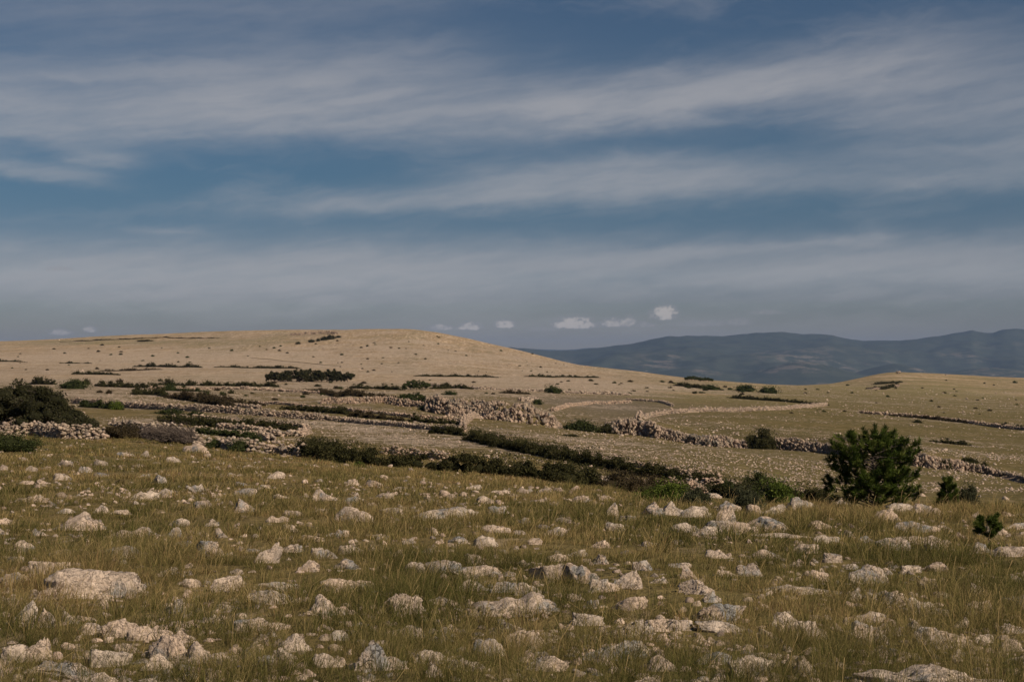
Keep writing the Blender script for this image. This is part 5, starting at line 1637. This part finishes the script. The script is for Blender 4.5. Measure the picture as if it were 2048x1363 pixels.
nD_ = sky_noise(.20, 1.5, 5, .5, .12, 13.0, warp)
tex = t.math('ADD', t.ramp(nD_, .30, .68, .62, 1.12), t.math('ADD', t.math('MULTIPLY', t.math('SUBTRACT', nC_, .5), .5), t.math('MULTIPLY', t.math('SUBTRACT', nB_, .5), .32)))
veil = t.math('MULTIPLY', t.ramp(nA_, .46, .76), .22)
cirrus = t.math('SUBTRACT', 1.0, t.math('EXPONENT', t.math('MULTIPLY', t.math('MAXIMUM', t.math('ADD', t.math('MULTIPLY', cl, tex), veil), 0.0), -1.05)))
cirrus = t.math('MULTIPLY', cirrus, t.ramp(elv, .2, 2.2, .55, 1))

# little cumulus low over the horizon
pn = sky_noise(2.0, 2.6, 4, .5, 0, 20.0)
pn2 = sky_noise(5.0, 6.0, 3, .5, 0, 24.0)
cum = 0.0
for (u, v, w, h, am) in [(1147, 652, 50, 22, 1.0), (1178, 652, 26, 14, .6), (1232, 650, 36, 17, .8), (1258, 647, 16, 18, .7), (1328, 633, 32, 26, 1.0), (1010, 652, 22, 16, 1.0), (940, 656, 28, 15, .9), (882, 657, 30, 11, .7), (1290, 652, 26, 10, .5), (1085, 660, 34, 9, .4),
                          (122, 670, 24, 12, .7), (180, 664, 15, 12, .75), (1405, 650, 60, 11, .45), (1480, 648, 30, 13, .5), (1535, 628, 36, 8, .45), (118, 548, 30, 8, .35)]:
    a0 = math.degrees(math.atan((u - 1024) / F)); e0 = (HOR - v) / 49.6
    w, h = w * 1.2, h * 1.15
    da = t.math('DIVIDE', t.math('SUBTRACT', az, a0), w / 49.6)
    de = t.math('SUBTRACT', elv, e0)
    up = t.math('DIVIDE', t.math('MAXIMUM', de, 0.0), h / 49.6); dn = t.math('DIVIDE', t.math('MINIMUM', de, 0.0), .32 * h / 49.6)
    s = t.math('ADD', t.math('MULTIPLY', da, da), t.math('ADD', t.math('MULTIPLY', up, up), t.math('MULTIPLY', dn, dn)))
    q = t.math('SUBTRACT', t.math('ADD', t.math('MULTIPLY', t.math('SUBTRACT', pn, .5), 1.0), t.math('MULTIPLY', t.math('SUBTRACT', pn2, .5), .8)), t.math('SUBTRACT', s, .85))
    cum = t.math('MAXIMUM', cum, t.math('MULTIPLY', t.ramp(q, -.15, .8), am))

SKY = 0.06
CL = (7.3, 7.05, 7.15)
skyh = t.n('ShaderNodeHueSaturation', ins={'Hue': t.ramp(elv, 1, 9, .53, .502), 'Saturation': t.ramp(elv, 2, 13, 1.6, 1.12), 'Value': t.ramp(elv, 0.5, 15, .52, .60), 'Color': sky.outputs[0]}).outputs[0]
tint = t.mix(t.ramp(elv, 0, 7), (1.10, .93, 1.26), (.94, .995, 1.04))
mm = t.n('ShaderNodeMix', data_type='RGBA', blend_type='MULTIPLY'); t.set(mm.inputs[0], 1.0); t.set(mm.inputs[6], skyh); t.set(mm.inputs[7], tint)
skyc = mm.outputs[2]
c = t.mix(t.math('MULTIPLY', cirrus, .85), skyc, CL)
c = t.mix(t.math('MULTIPLY', cum, .8), c, t.mix(t.ramp(t.math('ADD', cum, t.math('MULTIPLY', t.math('SUBTRACT', pn2, .5), .8)), .35, .95), (4.6, 4.4, 4.6), (8.8, 8.0, 7.4)))
bg = t.n('ShaderNodeBackground', ins={'Color': c, 'Strength': SKY})
wo = t.n('ShaderNodeOutputWorld'); t.t.links.new(bg.outputs[0], wo.inputs[0])

# the air: one closed box of even thin haze
HZ = 3.0e-5
hv = [(-40000, -300, -208), (40000, -300, -208), (40000, 27500, -208), (-40000, 27500, -208)]
hv = hv + [(a, b_, 400) for a, b_, _ in hv]
hf = [[0, 3, 2, 1], [4, 5, 6, 7], [0, 1, 5, 4], [1, 2, 6, 5], [2, 3, 7, 6], [3, 0, 4, 7]]
tm = NT("haze_air")
pv_ = tm.n('ShaderNodeVolumePrincipled', ins={'Color': (.36, .56, 1.0, 1), 'Density': HZ, 'Anisotropy': .1})
hz = mk("haze", hv, hf, tm.out(None, pv_.outputs[0]))
kind(hz, "stuff"); hz["label"] = "thin blue air haze over the valley and far mountains"

SC.view_settings.view_transform = 'Standard'
SC.view_settings.look = 'None'
SC.view_settings.gamma = 1
SC.view_settings.exposure = 0
SC.cycles.max_bounces = 6
SC.cycles.diffuse_bounces = 3
SC.cycles.volume_bounces = 0
